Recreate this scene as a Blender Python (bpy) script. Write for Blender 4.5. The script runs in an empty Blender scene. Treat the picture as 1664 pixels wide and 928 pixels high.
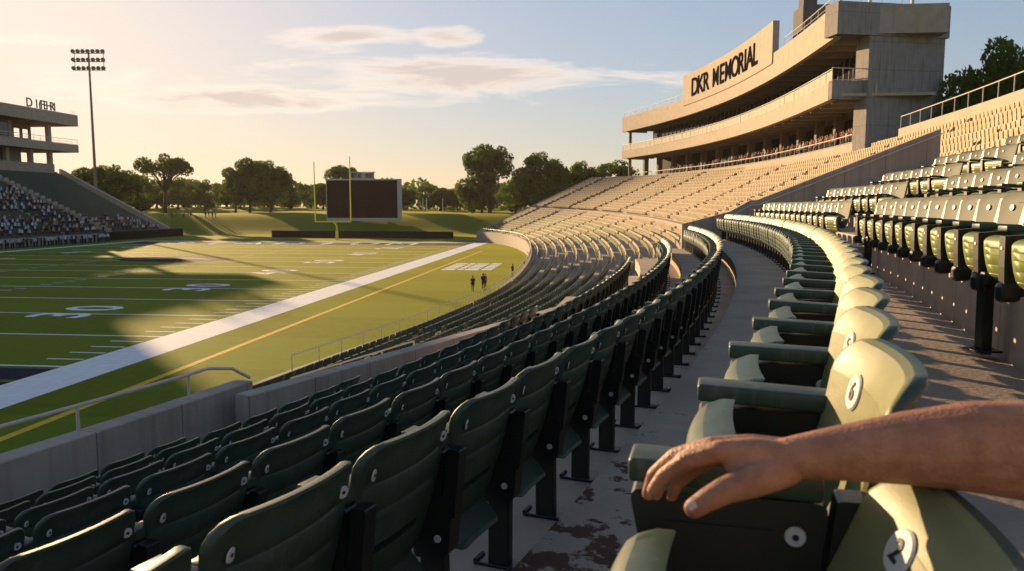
import bpy, bmesh, math, random
from mathutils import Vector, Matrix, noise
SC = bpy.context.scene
C = SC.collection
rad = math.radians
random.seed(7)
# ---------------------------------------------------------------- camera, sky, sun, exposure
EYE = 7.0
cam_d = bpy.data.cameras.new("camera"); cam = bpy.data.objects.new("camera", cam_d); C.objects.link(cam)
cam.location = (0, 0, EYE); cam.rotation_euler = (rad(90 - 5.9), 0, 0)
cam_d.sensor_width = 36; cam_d.lens = 27.04; cam_d.clip_start = 0.05; cam_d.clip_end = 6000
cam_d.dof.use_dof = True; cam_d.dof.focus_distance = 5.0; cam_d.dof.aperture_fstop = 7.0
SC.camera = cam
SUN_AZ = -35.5      # degrees from +Y, negative is to the left
SUN_EL = 11.3; SKY_ROLL = .27
w = bpy.data.worlds.new("World"); SC.world = w; w.use_nodes = True
nt = w.node_tree; nt.nodes.clear()
def N(t, typ, **kw):
    n = t.nodes.new(typ)
    for k, v in kw.items(): setattr(n, k, v)
    return n
def setin(n, **kw):
    for k, v in kw.items(): n.inputs[k.replace('_', ' ')].default_value = v
sky = N(nt, 'ShaderNodeTexSky', sky_type='NISHITA', sun_disc=False)
sky.sun_elevation = rad(SUN_EL); sky.sun_rotation = rad(SUN_AZ)
sky.altitude = 50; sky.air_density = 1.0; sky.dust_density = .9; sky.ozone_density = 1.6
def mth(t, op, a, b=None, c=None, clamp=False):
    m = N(t, 'ShaderNodeMath', operation=op); m.use_clamp = clamp
    for i, x in enumerate((a, b, c)):
        if x is None: continue
        if isinstance(x, (int, float)): m.inputs[i].default_value = x
        else: t.links.new(x, m.inputs[i])
    return m.outputs[0]
tc = N(nt, 'ShaderNodeTexCoord'); sx = N(nt, 'ShaderNodeSeparateXYZ'); nt.links.new(tc.outputs['Generated'], sx.inputs[0])
yy = mth(nt, 'MAXIMUM', sx.outputs[1], 0.02)
AX = mth(nt, 'DIVIDE', sx.outputs[0], yy); AZ = mth(nt, 'DIVIDE', sx.outputs[2], yy)
cx = N(nt, 'ShaderNodeCombineXYZ'); nt.links.new(mth(nt, 'MULTIPLY', AX, 6.0), cx.inputs[0]); nt.links.new(mth(nt, 'MULTIPLY', AZ, 34.0), cx.inputs[2])
nz = N(nt, 'ShaderNodeTexNoise'); nz.inputs['Scale'].default_value = 1.0; nz.inputs['Detail'].default_value = 9; nz.inputs['Roughness'].default_value = .62; nz.inputs['Distortion'].default_value = .5
nt.links.new(cx.outputs[0], nz.inputs['Vector'])
def blob(ax, az, rx, rz, gain=1.0):
    a = mth(nt, 'DIVIDE', mth(nt, 'SUBTRACT', AX, ax), rx); b = mth(nt, 'DIVIDE', mth(nt, 'SUBTRACT', AZ, az), rz)
    d = mth(nt, 'ADD', mth(nt, 'MULTIPLY', a, a), mth(nt, 'MULTIPLY', b, b))
    return mth(nt, 'MULTIPLY', mth(nt, 'SUBTRACT', 1.0, d, clamp=True), gain)
clouds = [(-.37, .136, .22, .024, 1), (-.06, .165, .24, .034, 1.0), (-.22, .212, .13, .022, .85), (-.085, .215, .06, .02, .75), (-.48, .15, .3, .04, .55), (-.2, .155, .42, .045, .45), (.1, .158, .2, .03, .5), (-.62, .21, .12, .012, .5)]
msk = None
for cdat in clouds:
    b = blob(*cdat); msk = b if msk is None else mth(nt, 'MAXIMUM', msk, b)
dens = mth(nt, 'ADD', mth(nt, 'MULTIPLY', nz.outputs[0], 2.3), mth(nt, 'MULTIPLY', msk, .95))
dens = mth(nt, 'SUBTRACT', dens, 1.40)
cov = mth(nt, 'MULTIPLY', dens, 1.7, clamp=True)
cov = mth(nt, 'MULTIPLY', cov, mth(nt, 'MULTIPLY', msk, 5.0, clamp=True))
core = mth(nt, 'MULTIPLY', mth(nt, 'SUBTRACT', dens, .3), 2.4, clamp=True)
# roll the brightest part of the sky off softly, as the photograph's highlights do
sr = N(nt, 'ShaderNodeSeparateColor'); nt.links.new(sky.outputs[0], sr.inputs[0]); sk_ = N(nt, 'ShaderNodeCombineColor')
lum = N(nt, 'ShaderNodeRGBToBW'); nt.links.new(sky.outputs[0], lum.inputs[0])
gain = mth(nt, 'DIVIDE', 1.0, mth(nt, 'ADD', 1.0, mth(nt, 'MULTIPLY', lum.outputs[0], SKY_ROLL)))
vs_ = N(nt, 'ShaderNodeVectorMath', operation='SCALE'); nt.links.new(sky.outputs[0], vs_.inputs[0]); nt.links.new(gain, vs_.inputs['Scale'])
skx = N(nt, 'ShaderNodeMix', data_type='RGBA'); skx.inputs[0].default_value = .55; nt.links.new(sk_.outputs[0], skx.inputs[6]); nt.links.new(vs_.outputs[0], skx.inputs[7]); skc = skx.outputs[2]
for q_, t_ in enumerate((1.03, .93, 1.06)):
    nt.links.new(mth(nt, 'MULTIPLY', mth(nt, 'DIVIDE', sr.outputs[q_], mth(nt, 'ADD', 1.0, mth(nt, 'MULTIPLY', sr.outputs[q_], SKY_ROLL))), t_), sk_.inputs[q_])
ccol = N(nt, 'ShaderNodeMix', data_type='RGBA'); ccol.inputs[6].default_value = (4.3, 3.6, 3.0, 1); ccol.inputs[7].default_value = (2.7, 2.25, 2.0, 1)
nt.links.new(core, ccol.inputs[0])
skm = N(nt, 'ShaderNodeMix', data_type='RGBA'); nt.links.new(mth(nt, 'MULTIPLY', cov, .8), skm.inputs[0]); nt.links.new(skc, skm.inputs[6]); nt.links.new(ccol.outputs[2], skm.inputs[7])
bg = N(nt, 'ShaderNodeBackground'); bg.inputs[1].default_value = 0.125; nt.links.new(skm.outputs[2], bg.inputs[0])
wo = N(nt, 'ShaderNodeOutputWorld'); nt.links.new(bg.outputs[0], wo.inputs[0])
sun_d = bpy.data.lights.new("sun", 'SUN'); sun = bpy.data.objects.new("sun", sun_d); C.objects.link(sun)
sun_d.energy = 5.0; sun_d.angle = rad(0.6); sun_d.color = (1.0, .68, .37)
sdir = Vector((math.sin(rad(SUN_AZ)) * math.cos(rad(SUN_EL)), math.cos(rad(SUN_AZ)) * math.cos(rad(SUN_EL)), math.sin(rad(SUN_EL))))
sun.rotation_euler = (-sdir).to_track_quat('-Z', 'Y').to_euler(); sun.location = (-100, 130, 60)
SC.view_settings.view_transform = 'Standard'; SC.view_settings.look = 'None'; SC.view_settings.gamma = 1.0
SC.view_settings.exposure = 1.18; SC.view_settings.use_curve_mapping = False
SC.render.engine = 'CYCLES'
SC.cycles.use_denoising = True
SC.cycles.max_bounces = 6; SC.cycles.diffuse_bounces = 3; SC.cycles.transparent_max_bounces = 8
SC.cycles.volume_bounces = 0
# ---------------------------------------------------------------- materials
MATS = {}
def mat(name, col, rough=.7, spec=.4, var=.12, vscale=4.0, bump=0.0, bscale=40.0, col2=None, metallic=0, coat=0, transl=0, coord='Object', mapscale=(1, 1, 1)):
    if name in MATS: return MATS[name]
    m = bpy.data.materials.new(name); m.use_nodes = True; MATS[name] = m
    t = m.node_tree; b = t.nodes['Principled BSDF']
    b.inputs['Roughness'].default_value = rough; b.inputs['Specular IOR Level'].default_value = spec; b.inputs['Metallic'].default_value = metallic
    b.inputs['Coat Weight'].default_value = coat
    c = N(t, 'ShaderNodeTexCoord'); mp = N(t, 'ShaderNodeMapping'); mp.inputs['Scale'].default_value = mapscale
    t.links.new(c.outputs[coord], mp.inputs[0])
    n = N(t, 'ShaderNodeTexNoise'); n.inputs['Scale'].default_value = vscale; n.inputs['Detail'].default_value = 6; n.inputs['Roughness'].default_value = .6
    t.links.new(mp.outputs[0], n.inputs['Vector'])
    r = N(t, 'ShaderNodeValToRGB')
    c1 = [max(0, x * (1 - var)) for x in col]; c2 = col2 or [min(1, x * (1 + var)) for x in col]
    r.color_ramp.elements[0].position = .32; r.color_ramp.elements[0].color = (*c1, 1)
    r.color_ramp.elements[1].position = .68; r.color_ramp.elements[1].color = (*c2, 1)
    t.links.new(n.outputs[0], r.inputs[0]); t.links.new(r.outputs[0], b.inputs['Base Color'])
    if bump:
        n2 = N(t, 'ShaderNodeTexNoise'); n2.inputs['Scale'].default_value = bscale; n2.inputs['Detail'].default_value = 5
        t.links.new(mp.outputs[0], n2.inputs['Vector'])
        bp = N(t, 'ShaderNodeBump'); bp.inputs['Strength'].default_value = bump; bp.inputs['Distance'].default_value = .02
        t.links.new(n2.outputs[0], bp.inputs['Height']); t.links.new(bp.outputs[0], b.inputs['Normal'])
    if transl:
        tr = N(t, 'ShaderNodeBsdfTranslucent'); t.links.new(r.outputs[0], tr.inputs[0])
        mx = N(t, 'ShaderNodeMixShader'); mx.inputs[0].default_value = transl
        o = t.nodes['Material Output']; t.links.new(b.outputs[0], mx.inputs[1]); t.links.new(tr.outputs[0], mx.inputs[2]); t.links.new(mx.outputs[0], o.inputs[0])
    return m
def mixc(t, fac, a, b, blend='MIX'):
    m = N(t, 'ShaderNodeMix', data_type='RGBA', blend_type=blend)
    for i, x in ((0, fac), (6, a), (7, b)):
        if isinstance(x, (int, float)): m.inputs[i].default_value = x
        elif isinstance(x, tuple): m.inputs[i].default_value = x
        else: t.links.new(x, m.inputs[i])
    return m.outputs[2]
def concrete_wall(name, col, joint=1.22, hjoint=0.0, streak=.35, board=.25):
    """cast concrete: UV in metres (u along the wall, v up); board marks, joints, rain streaks"""
    m = mat(name, col, rough=.88, spec=.2, var=.10, vscale=1.3, coord='UV', bump=.25, bscale=18)
    t = m.node_tree; b = t.nodes['Principled BSDF']; base = b.inputs['Base Color'].links[0].from_socket
    c = N(t, 'ShaderNodeTexCoord'); s = N(t, 'ShaderNodeSeparateXYZ'); t.links.new(c.outputs['UV'], s.inputs[0])
    mp = N(t, 'ShaderNodeMapping'); mp.inputs['Scale'].default_value = (7, .35, 1); t.links.new(c.outputs['UV'], mp.inputs[0])
    n = N(t, 'ShaderNodeTexNoise'); n.inputs['Scale'].default_value = 1; n.inputs['Detail'].default_value = 5; t.links.new(mp.outputs[0], n.inputs['Vector'])
    sf = mth(t, 'MULTIPLY', mth(t, 'SUBTRACT', n.outputs[0], .5, clamp=True), streak * 5, clamp=True)
    cc = mixc(t, sf, base, (col[0] * .42, col[1] * .40, col[2] * .38, 1))
    # boards: one slightly different tone per 0.15 m board
    wn = N(t, 'ShaderNodeTexWhiteNoise', noise_dimensions='1D'); t.links.new(mth(t, 'FLOOR', mth(t, 'MULTIPLY', s.outputs[0], 6.4)), wn.inputs['W'])
    cc = mixc(t, mth(t, 'MULTIPLY', wn.outputs[0], board), cc, (col[0] * .62, col[1] * .6, col[2] * .58, 1))
    j = mth(t, 'LESS_THAN', mth(t, 'FRACT', mth(t, 'DIVIDE', s.outputs[0], joint)), .016 / joint)
    if hjoint:
        j2 = mth(t, 'LESS_THAN', mth(t, 'FRACT', mth(t, 'DIVIDE', s.outputs[1], hjoint)), .03 / hjoint)
        j = mth(t, 'MAXIMUM', j, j2)
    cc = mixc(t, mth(t, 'MULTIPLY', j, .75), cc, (col[0] * .3, col[1] * .28, col[2] * .26, 1))
    t.links.new(cc, b.inputs['Base Color'])
    return m
CONC = (.36, .315, .26)
M_wall = concrete_wall('cast_concrete_wall', CONC)
M_facade = concrete_wall('facade_concrete', (.40, .335, .26), joint=4.8, streak=.12, board=.06)
M_endwall = concrete_wall('end_block_concrete', (.27, .25, .23), joint=2.1, hjoint=2.3, streak=.5, board=.12)
M_tread = mat('tread_concrete', (.38, .30, .225), rough=.85, spec=.25, var=.16, vscale=1.7, bump=.35, bscale=30, mapscale=(1, 1, .3))
M_bowl = mat('bowl_concrete', (.36, .31, .25), rough=.9, spec=.15, var=.10, vscale=.8)
M_riser = concrete_wall('riser_concrete', (.46, .37, .27), joint=1.5, streak=.16, board=.10)
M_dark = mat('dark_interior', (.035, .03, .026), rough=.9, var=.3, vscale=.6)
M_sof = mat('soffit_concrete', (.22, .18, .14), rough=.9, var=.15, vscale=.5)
M_glass = mat('window_glass', (.02, .022, .025), rough=.08, spec=.8, var=.2)
M_steel = mat('galvanised_steel', (.42, .42, .40), rough=.42, metallic=.7, var=.1)
M_cream_steel = mat('rail_paint', (.55, .50, .42), rough=.5, var=.08)
M_black = mat('black_iron', (.012, .014, .013), rough=.38, spec=.5, var=.3, vscale=9)
M_front = mat('sunlit_green_plastic', (.205, .205, .082), rough=.42, spec=.35, var=.07, vscale=3, bump=.03, bscale=160)  # backrest fronts: the paleness of sunlight is put into the base colour
M_rear = mat('dark_green_plastic', (.042, .070, .047), rough=.42, spec=.35, var=.22, vscale=7, bump=.03, bscale=160)
M_pan = mat('olive_green_plastic', (.145, .175, .045), rough=.4, spec=.45, var=.08, vscale=4, bump=.03, bscale=160)
M_sign = mat('sign_black', (.012, .012, .012), rough=1, spec=0, var=.1)
M_grey = mat('weathered_grey_green_plastic', (.135, .140, .105), rough=.6, spec=.12, var=.12, vscale=4)
M_beige = mat('beige_seats', (.43, .35, .235), rough=.75, spec=.08, var=.12, vscale=1.5)  # pale beige for the bowl seat fronts and the upper rows
M_plate = mat('white_number_plate', (.62, .60, .55), rough=.5, var=.06)
M_ink = mat('black_ink', (.015, .015, .015), rough=.6, var=.1)
M_white = mat('white_line_paint', (.72, .72, .70), rough=.85, spec=.1, var=.09, vscale=2.2)
M_yellow = mat('yellow_line_paint', (.60, .40, .04), rough=.85, spec=.1, var=.12, vscale=2.2)
M_navy = mat('navy_field_paint', (.012, .013, .03), rough=.9, spec=.1, var=.2, vscale=2.2)
M_gold = mat('tan_field_paint', (.30, .25, .14), rough=.9, spec=.1, var=.2, vscale=2.2)
for m_ in (M_front, M_rear, M_pan):     # scuffs, dust and drip marks in the gloss and colour
    t = m_.node_tree; b_ = t.nodes['Principled BSDF']; c_ = N(t, 'ShaderNodeTexCoord'); oi = N(t, 'ShaderNodeObjectInfo'); ad = N(t, 'ShaderNodeVectorMath', operation='ADD')
    sc_ = N(t, 'ShaderNodeVectorMath', operation='SCALE'); cb_ = N(t, 'ShaderNodeCombineXYZ'); 
    for q_ in range(3): t.links.new(oi.outputs['Random'], cb_.inputs[q_])
    t.links.new(cb_.outputs[0], sc_.inputs[0]); sc_.inputs['Scale'].default_value = 40; t.links.new(c_.outputs['Object'], ad.inputs[0]); t.links.new(sc_.outputs[0], ad.inputs[1])
    n_ = N(t, 'ShaderNodeTexNoise'); n_.inputs['Scale'].default_value = 9; n_.inputs['Detail'].default_value = 8; n_.inputs['Roughness'].default_value = .7; t.links.new(ad.outputs[0], n_.inputs['Vector'])
    t.links.new(mth(t, 'ADD', .22, mth(t, 'MULTIPLY', n_.outputs[0], .42)), b_.inputs['Roughness'])
    mp_ = N(t, 'ShaderNodeMapping'); mp_.inputs['Scale'].default_value = (60, 60, 5); t.links.new(ad.outputs[0], mp_.inputs[0])
    n2_ = N(t, 'ShaderNodeTexNoise'); n2_.inputs['Scale'].default_value = 1; n2_.inputs['Detail'].default_value = 3; t.links.new(mp_.outputs[0], n2_.inputs['Vector'])
    k_ = mth(t, 'MULTIPLY', mth(t, 'SUBTRACT', mth(t, 'MULTIPLY', n_.outputs[0], n2_.outputs[0]), .30, clamp=True), 2.2, clamp=True)
    base_ = b_.inputs['Base Color'].links[0].from_socket; cc_ = mixc(t, k_, base_, (.22, .21, .17, 1)); t.links.new(cc_, b_.inputs['Base Color'])
# stained walkway: rust patches on worn grey paint
def stain_floor():
    m = mat('worn_walkway_concrete', (.37, .295, .225), rough=.8, spec=.3, var=.2, vscale=1.3, bump=.4, bscale=26)
    t = m.node_tree; b = t.nodes['Principled BSDF']; base = b.inputs['Base Color'].links[0].from_socket
    c = N(t, 'ShaderNodeTexCoord')
    n = N(t, 'ShaderNodeTexNoise'); n.inputs['Scale'].default_value = 5.2; n.inputs['Detail'].default_value = 7; n.inputs['Roughness'].default_value = .68; t.links.new(c.outputs['Object'], n.inputs['Vector'])
    s = N(t, 'ShaderNodeSeparateXYZ'); t.links.new(c.outputs['Object'], s.inputs[0])
    fac = None
    for (x0, y0, r, g) in ((.0, 2.15, .62, 1.0), (.22, 2.75, .5, .8), (.33, 3.35, .5, .55), (.75, 3.9, .8, .22), (-.25, 1.6, .5, .7), (1.6, 6.0, 1.4, .12), (.5, 1.5, .5, .35)):
        dx = mth(t, 'SUBTRACT', s.outputs[0], x0); dy = mth(t, 'SUBTRACT', s.outputs[1], y0)
        d = mth(t, 'SQRT', mth(t, 'ADD', mth(t, 'MULTIPLY', dx, dx), mth(t, 'MULTIPLY', dy, dy)))
        f = mth(t, 'MULTIPLY', mth(t, 'SUBTRACT', 1.0, mth(t, 'DIVIDE', d, r), clamp=True), g)
        fac = f if fac is None else mth(t, 'MAXIMUM', fac, f)
    k = mth(t, 'ADD', mth(t, 'MULTIPLY', n.outputs[0], 1.0), mth(t, 'MULTIPLY', fac, .26))
    k = mth(t, 'MULTIPLY', mth(t, 'SUBTRACT', k, .655, clamp=True), 30, clamp=True)
    cc = mixc(t, k, base, (.085, .036, .02, 1))
    # fine cracks / scuffs along the walkway
    n3 = N(t, 'ShaderNodeTexNoise'); n3.inputs['Scale'].default_value = 34; n3.inputs['Detail'].default_value = 4; t.links.new(c.outputs['Object'], n3.inputs['Vector'])
    k3 = mth(t, 'MULTIPLY', mth(t, 'SUBTRACT', n3.outputs[0], .66, clamp=True), 6, clamp=True)
    cc = mixc(t, k3, cc, (.12, .10, .085, 1))
    t.links.new(cc, b.inputs['Base Color'])
    return m
M_walk = stain_floor()
# ---------------------------------------------------------------- mesh builder
def tag(o, label=None, cat=None, group=None, kind=None):
    if label: o['label'] = label
    if cat: o['category'] = cat
    if group: o['group'] = group
    if kind: o['kind'] = kind
    return o
class MB:
    def __init__(s): s.v = []; s.f = []; s.m = []; s.uv = {}; s.M = None
    def vert(s, p):
        p = Vector(p)
        if s.M is not None: p = s.M @ p
        s.v.append(tuple(p)); return len(s.v) - 1
    def face(s, idx, mi=0, uv=None):
        if uv: s.uv[len(s.f)] = uv
        s.f.append(tuple(idx)); s.m.append(mi)
    def box(s, c, d, mi=0):
        x, y, z = c; a, b, e = d[0] / 2, d[1] / 2, d[2] / 2
        i = [s.vert((x + sx * a, y + sy * b, z + sz * e)) for sz in (-1, 1) for sy in (-1, 1) for sx in (-1, 1)]
        for q in ((0, 2, 3, 1), (4, 5, 7, 6), (0, 1, 5, 4), (2, 6, 7, 3), (0, 4, 6, 2), (1, 3, 7, 5)): s.face([i[k] for k in q], mi)
    def rbox(s, c, d, r=.01, mi=0, seg=2):
        bm = bmesh.new(); bmesh.ops.create_cube(bm, size=1)
        for v in bm.verts: v.co = Vector((v.co.x * d[0], v.co.y * d[1], v.co.z * d[2]))
        bmesh.ops.bevel(bm, geom=bm.edges[:], offset=min(r, min(d) * .49), segments=seg, profile=.5, affect='EDGES')
        s.bm(bm, mi, Vector(c)); bm.free()
    def bm(s, bm, mi=0, off=Vector()):
        bm.verts.index_update(); b = len(s.v)
        for v in bm.verts: s.vert(v.co + off)
        for f in bm.faces: s.face([b + v.index for v in f.verts], mi)
    def tube(s, pts, r, n=8, mi=0, cap=True):
        pts = [Vector(p) for p in pts]; rs = r if isinstance(r, (list, tuple)) else [r] * len(pts); rings = []
        ref = Vector((0, 0, 1))
        for i, p in enumerate(pts):
            t = (pts[min(i + 1, len(pts) - 1)] - pts[max(i - 1, 0)]).normalized()
            if abs(t.dot(ref)) > .95: a = t.cross(Vector((1, 0, 0))).normalized()
            else: a = t.cross(ref).normalized()
            b = t.cross(a)
            rings.append([s.vert(p + (a * math.cos(2 * math.pi * k / n) + b * math.sin(2 * math.pi * k / n)) * rs[i]) for k in range(n)])
        for i in range(len(rings) - 1):
            for k in range(n): s.face([rings[i][k], rings[i][(k + 1) % n], rings[i + 1][(k + 1) % n], rings[i + 1][k]], mi)
        if cap: s.face(rings[0][::-1], mi); s.face(rings[-1], mi)
    def prism(s, poly, x0, x1, mi=0):
        """polygon in the YZ plane, extruded along X"""
        a = [s.vert((x0, y, z)) for y, z in poly]; b = [s.vert((x1, y, z)) for y, z in poly]; n = len(poly)
        s.face(a[::-1], mi); s.face(b, mi)
        for i in range(n): s.face([a[i], a[(i + 1) % n], b[(i + 1) % n], b[i]], mi)
    def disc(s, c, nrm, r, h=.003, n=14, mi=0, sc=1.0):
        c = Vector(c); nrm = Vector(nrm).normalized(); a = nrm.cross(Vector((0, 0, 1)))
        if a.length < .1: a = Vector((1, 0, 0))
        a.normalize(); b = nrm.cross(a)
        lo = [s.vert(c + (a * math.cos(2 * math.pi * k / n) + b * math.sin(2 * math.pi * k / n) * sc) * r) for k in range(n)]
        hi = [s.vert(c + nrm * h + (a * math.cos(2 * math.pi * k / n) + b * math.sin(2 * math.pi * k / n) * sc) * r * .9) for k in range(n)]
        s.face(hi, mi)
        for k in range(n): s.face([lo[k], lo[(k + 1) % n], hi[(k + 1) % n], hi[k]], mi)
    def sweep(s, path, prof, mi=0, closed=False, caps=False, mis=None):
        """path: list of (x,y,outward nx,ny, ztop offset); prof: list of (offset,z) ; uv in metres"""
        L = 0; rows = []; us = []
        for i, (x, y, nx, ny, dz) in enumerate(path):
            if i: L += math.hypot(x - path[i - 1][0], y - path[i - 1][1])
            us.append(L); rows.append([s.vert((x + nx * o, y + ny * o, z + dz)) for o, z in prof])
        vs = [0]
        for j in range(1, len(prof)): vs.append(vs[-1] + math.hypot(prof[j][0] - prof[j - 1][0], prof[j][1] - prof[j - 1][1]))
        n = len(prof); rng = range(n if closed else n - 1)
        for i in range(len(path) - 1):
            for j in rng:
                k = (j + 1) % n; v1 = vs[k] if k else vs[-1] + 1
                s.face([rows[i][j], rows[i][k], rows[i + 1][k], rows[i + 1][j]], mis[j] if mis else mi, [(us[i], vs[j]), (us[i], v1), (us[i + 1], v1), (us[i + 1], vs[j])])
        if caps:
            def uvc(): return [(o, z) for o, z in prof]
            s.face(rows[0][::-1], mi, uvc()[::-1]); s.face(rows[-1], mi, uvc())
    def mesh(s, name, mats, smooth=False, angle=35):
        me = bpy.data.meshes.new(name); me.from_pydata(s.v, [], s.f)
        for m in (mats if isinstance(mats, (list, tuple)) else [mats]): me.materials.append(m)
        me.polygons.foreach_set('material_index', s.m)
        if s.uv:
            ul = me.uv_layers.new(name='UVMap')
            for p in me.polygons:
                u = s.uv.get(p.index)
                if u:
                    for k, li in enumerate(p.loop_indices): ul.data[li].uv = u[k]
        me.validate(clean_customdata=False)
        bm = bmesh.new(); bm.from_mesh(me); bmesh.ops.recalc_face_normals(bm, faces=bm.faces[:]); bm.to_mesh(me); bm.free()
        if smooth:
            me.shade_smooth()
            if angle < 179: me.set_sharp_from_angle(angle=rad(angle))
        me.update(); return me
    def build(s, name, mats, parent=None, smooth=False, angle=35):
        o = bpy.data.objects.new(name, s.mesh(name, mats, smooth, angle)); C.objects.link(o)
        if parent: o.parent = parent
        return o
def empty(name, loc=(0, 0, 0), rz=0.0):
    o = bpy.data.objects.new(name, None); C.objects.link(o); o.location = loc; o.rotation_euler = (0, 0, rz); o.empty_display_size = .1; return o
KIDS = {}
def copy_tree(o, parent=None):
    c = o.copy(); C.objects.link(c); c.parent = parent
    for k in list(o.children): copy_tree(k, c)
    return c
def glyph_mesh(text, size, extrude=0.0, offset=0.0, align='CENTER', name='number', m=None):
    cu = bpy.data.curves.new(name, 'FONT'); cu.body = text; cu.size = size; cu.extrude = extrude; cu.offset = offset; cu.align_x = align; cu.align_y = 'CENTER'
    cu.resolution_u = 4
    o = bpy.data.objects.new(name, cu); C.objects.link(o)
    dg = bpy.context.evaluated_depsgraph_get(); me = bpy.data.meshes.new_from_object(o.evaluated_get(dg)); me.name = name
    bpy.data.objects.remove(o); me.materials.clear(); me.materials.append(m or M_ink)
    return me
def organic(caps, voxel, smooth=6, sub=0):
    """one continuous surface from tapered capsules ((p0,r0,p1,r1), ...) by voxel union and smoothing"""
    mb = MB()
    for p0, r0, p1, r1 in caps:
        p0 = Vector(p0); p1 = Vector(p1); d = p1 - p0; L = max(d.length, 1e-5); t = d / L
        a = t.cross(Vector((0, 0, 1))); a = t.cross(Vector((1, 0, 0))) if a.length < .1 else a
        a.normalize(); b = t.cross(a); n = 18; rings = []
        for k in range(6): an = -math.pi / 2 * (1 - k / 5); rings.append((p0 + t * r0 * math.sin(an), r0 * math.cos(an)))
        for k in range(6): an = math.pi / 2 * (k / 5); rings.append((p1 + t * r1 * math.sin(an), r1 * math.cos(an)))
        ids = [[mb.vert(p + (a * math.cos(2 * math.pi * q / n) + b * math.sin(2 * math.pi * q / n)) * max(r, 1e-4)) for q in range(n)] for p, r in rings]
        for i in range(len(ids) - 1):
            for q in range(n): mb.face([ids[i][q], ids[i][(q + 1) % n], ids[i + 1][(q + 1) % n], ids[i + 1][q]])
        mb.face(ids[0][::-1]); mb.face(ids[-1])
    o = mb.build('organic', M_ink)
    md = o.modifiers.new('r', 'REMESH'); md.mode = 'VOXEL'; md.voxel_size = voxel
    ms = o.modifiers.new('s', 'SMOOTH'); ms.factor = .5; ms.iterations = smooth
    dg = bpy.context.evaluated_depsgraph_get(); me = bpy.data.meshes.new_from_object(o.evaluated_get(dg)); bpy.data.objects.remove(o)
    me.materials.clear(); me.shade_smooth(); return me
def catmull(P, t):
    n = len(P); i = min(int(t), n - 2); f = t - i
    p0 = P[max(i - 1, 0)]; p1 = P[i]; p2 = P[i + 1]; p3 = P[min(i + 2, n - 1)]
    return tuple(.5 * (2 * b + (c - a) * f + (2 * a - 5 * b + 4 * c - d) * f * f + (3 * b - a - 3 * c + d) * f ** 3) for a, b, c, d in zip(p0, p1, p2, p3))
def resample(P, step, t0=0.0, t1=None):
    t1 = len(P) - 1 if t1 is None else t1
    n = 400; pts = [catmull(P, t0 + (t1 - t0) * k / n) for k in range(n + 1)]; out = [pts[0]]; acc = 0
    for a, b in zip(pts, pts[1:]):
        acc += math.hypot(b[0] - a[0], b[1] - a[1])
        if acc >= step: out.append(b); acc = 0
    if acc > 1e-4: out.append(pts[-1])
    return out
def with_normals(pts, side=1, dz=None):
    """outward normal to the right of travel when side=1"""
    out = []
    for i, p in enumerate(pts):
        a = pts[max(i - 1, 0)]; b = pts[min(i + 1, len(pts) - 1)]
        tx, ty = b[0] - a[0], b[1] - a[1]; l = math.hypot(tx, ty); out.append((p[0], p[1], ty / l * side, -tx / l * side, dz(p) if dz else 0))
    return out
def project(x, y, z):
    p = rad(5.9); dz = z - EYE; f = y * math.cos(p) - dz * math.sin(p); up = y * math.sin(p) + dz * math.cos(p)
    if f < .05: return None
    return 832 + 1250 * x / f, 464 - 1250 * up / f, f
def unproj(u, v, Y):
    """point on the photograph's ray (u,v) at forward distance Y"""
    p = rad(5.9); a = (u - 832) / 1250; b = (464 - v) / 1250
    fy = math.cos(p) + b * math.sin(p); fz = -math.sin(p) + b * math.cos(p); s = Y / fy
    return Vector((a * s, Y, EYE + fz * s))
# ================================================================ SETTING: ground and playing field
def grass_mat(name, c1, c2, sc=2.0, stripes=False, bump=.5):
    m = mat(name, c1, rough=.85, spec=.15, vscale=sc, col2=c2, bump=bump, bscale=60)
    if True:
        t = m.node_tree; b = t.nodes['Principled BSDF']; base = b.inputs['Base Color'].links[0].from_socket
        c = N(t, 'ShaderNodeTexCoord')
        mp = N(t, 'ShaderNodeMapping'); mp.inputs['Rotation'].default_value = (0, 0, rad(6.3)); mp.inputs['Scale'].default_value = (.5, 3.2, 1); t.links.new(c.outputs['Object'], mp.inputs[0])
        n = N(t, 'ShaderNodeTexNoise'); n.inputs['Scale'].default_value = 1; n.inputs['Detail'].default_value = 5; t.links.new(mp.outputs[0], n.inputs['Vector'])
        cc = mixc(t, mth(t, 'MULTIPLY', n.outputs[0], .75), base, (c1[0] * .5, c1[1] * .58, c1[2] * .5, 1))
        n2 = N(t, 'ShaderNodeTexNoise'); n2.inputs['Scale'].default_value = .05; n2.inputs['Detail'].default_value = 3; t.links.new(c.outputs['Object'], n2.inputs['Vector'])
        cc = mixc(t, mth(t, 'MULTIPLY', n2.outputs[0], .5), cc, (c2[0] * 1.1, c2[1] * .9, c2[2], 1))
        if stripes:
            s = N(t, 'ShaderNodeSeparateXYZ'); mp2 = N(t, 'ShaderNodeMapping'); mp2.inputs['Rotation'].default_value = (0, 0, rad(6.3)); t.links.new(c.outputs['Object'], mp2.inputs[0]); t.links.new(mp2.outputs[0], s.inputs[0])
            k = mth(t, 'GREATER_THAN', mth(t, 'SINE', mth(t, 'MULTIPLY', s.outputs[1], math.pi / 7.8)), 0)
            cc = mixc(t, mth(t, 'MULTIPLY', k, .22), cc, (c2[0] * 1.5, c2[1] * 1.5, c2[2], 1))
        t.links.new(cc, b.inputs['Base Color'])
    return m
M_grass = grass_mat('meadow_grass', (.046, .098, .010), (.085, .135, .016), .6)
M_turf = grass_mat('mown_turf', (.036, .098, .009), (.070, .142, .014), 1.6, stripes=True)
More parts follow.
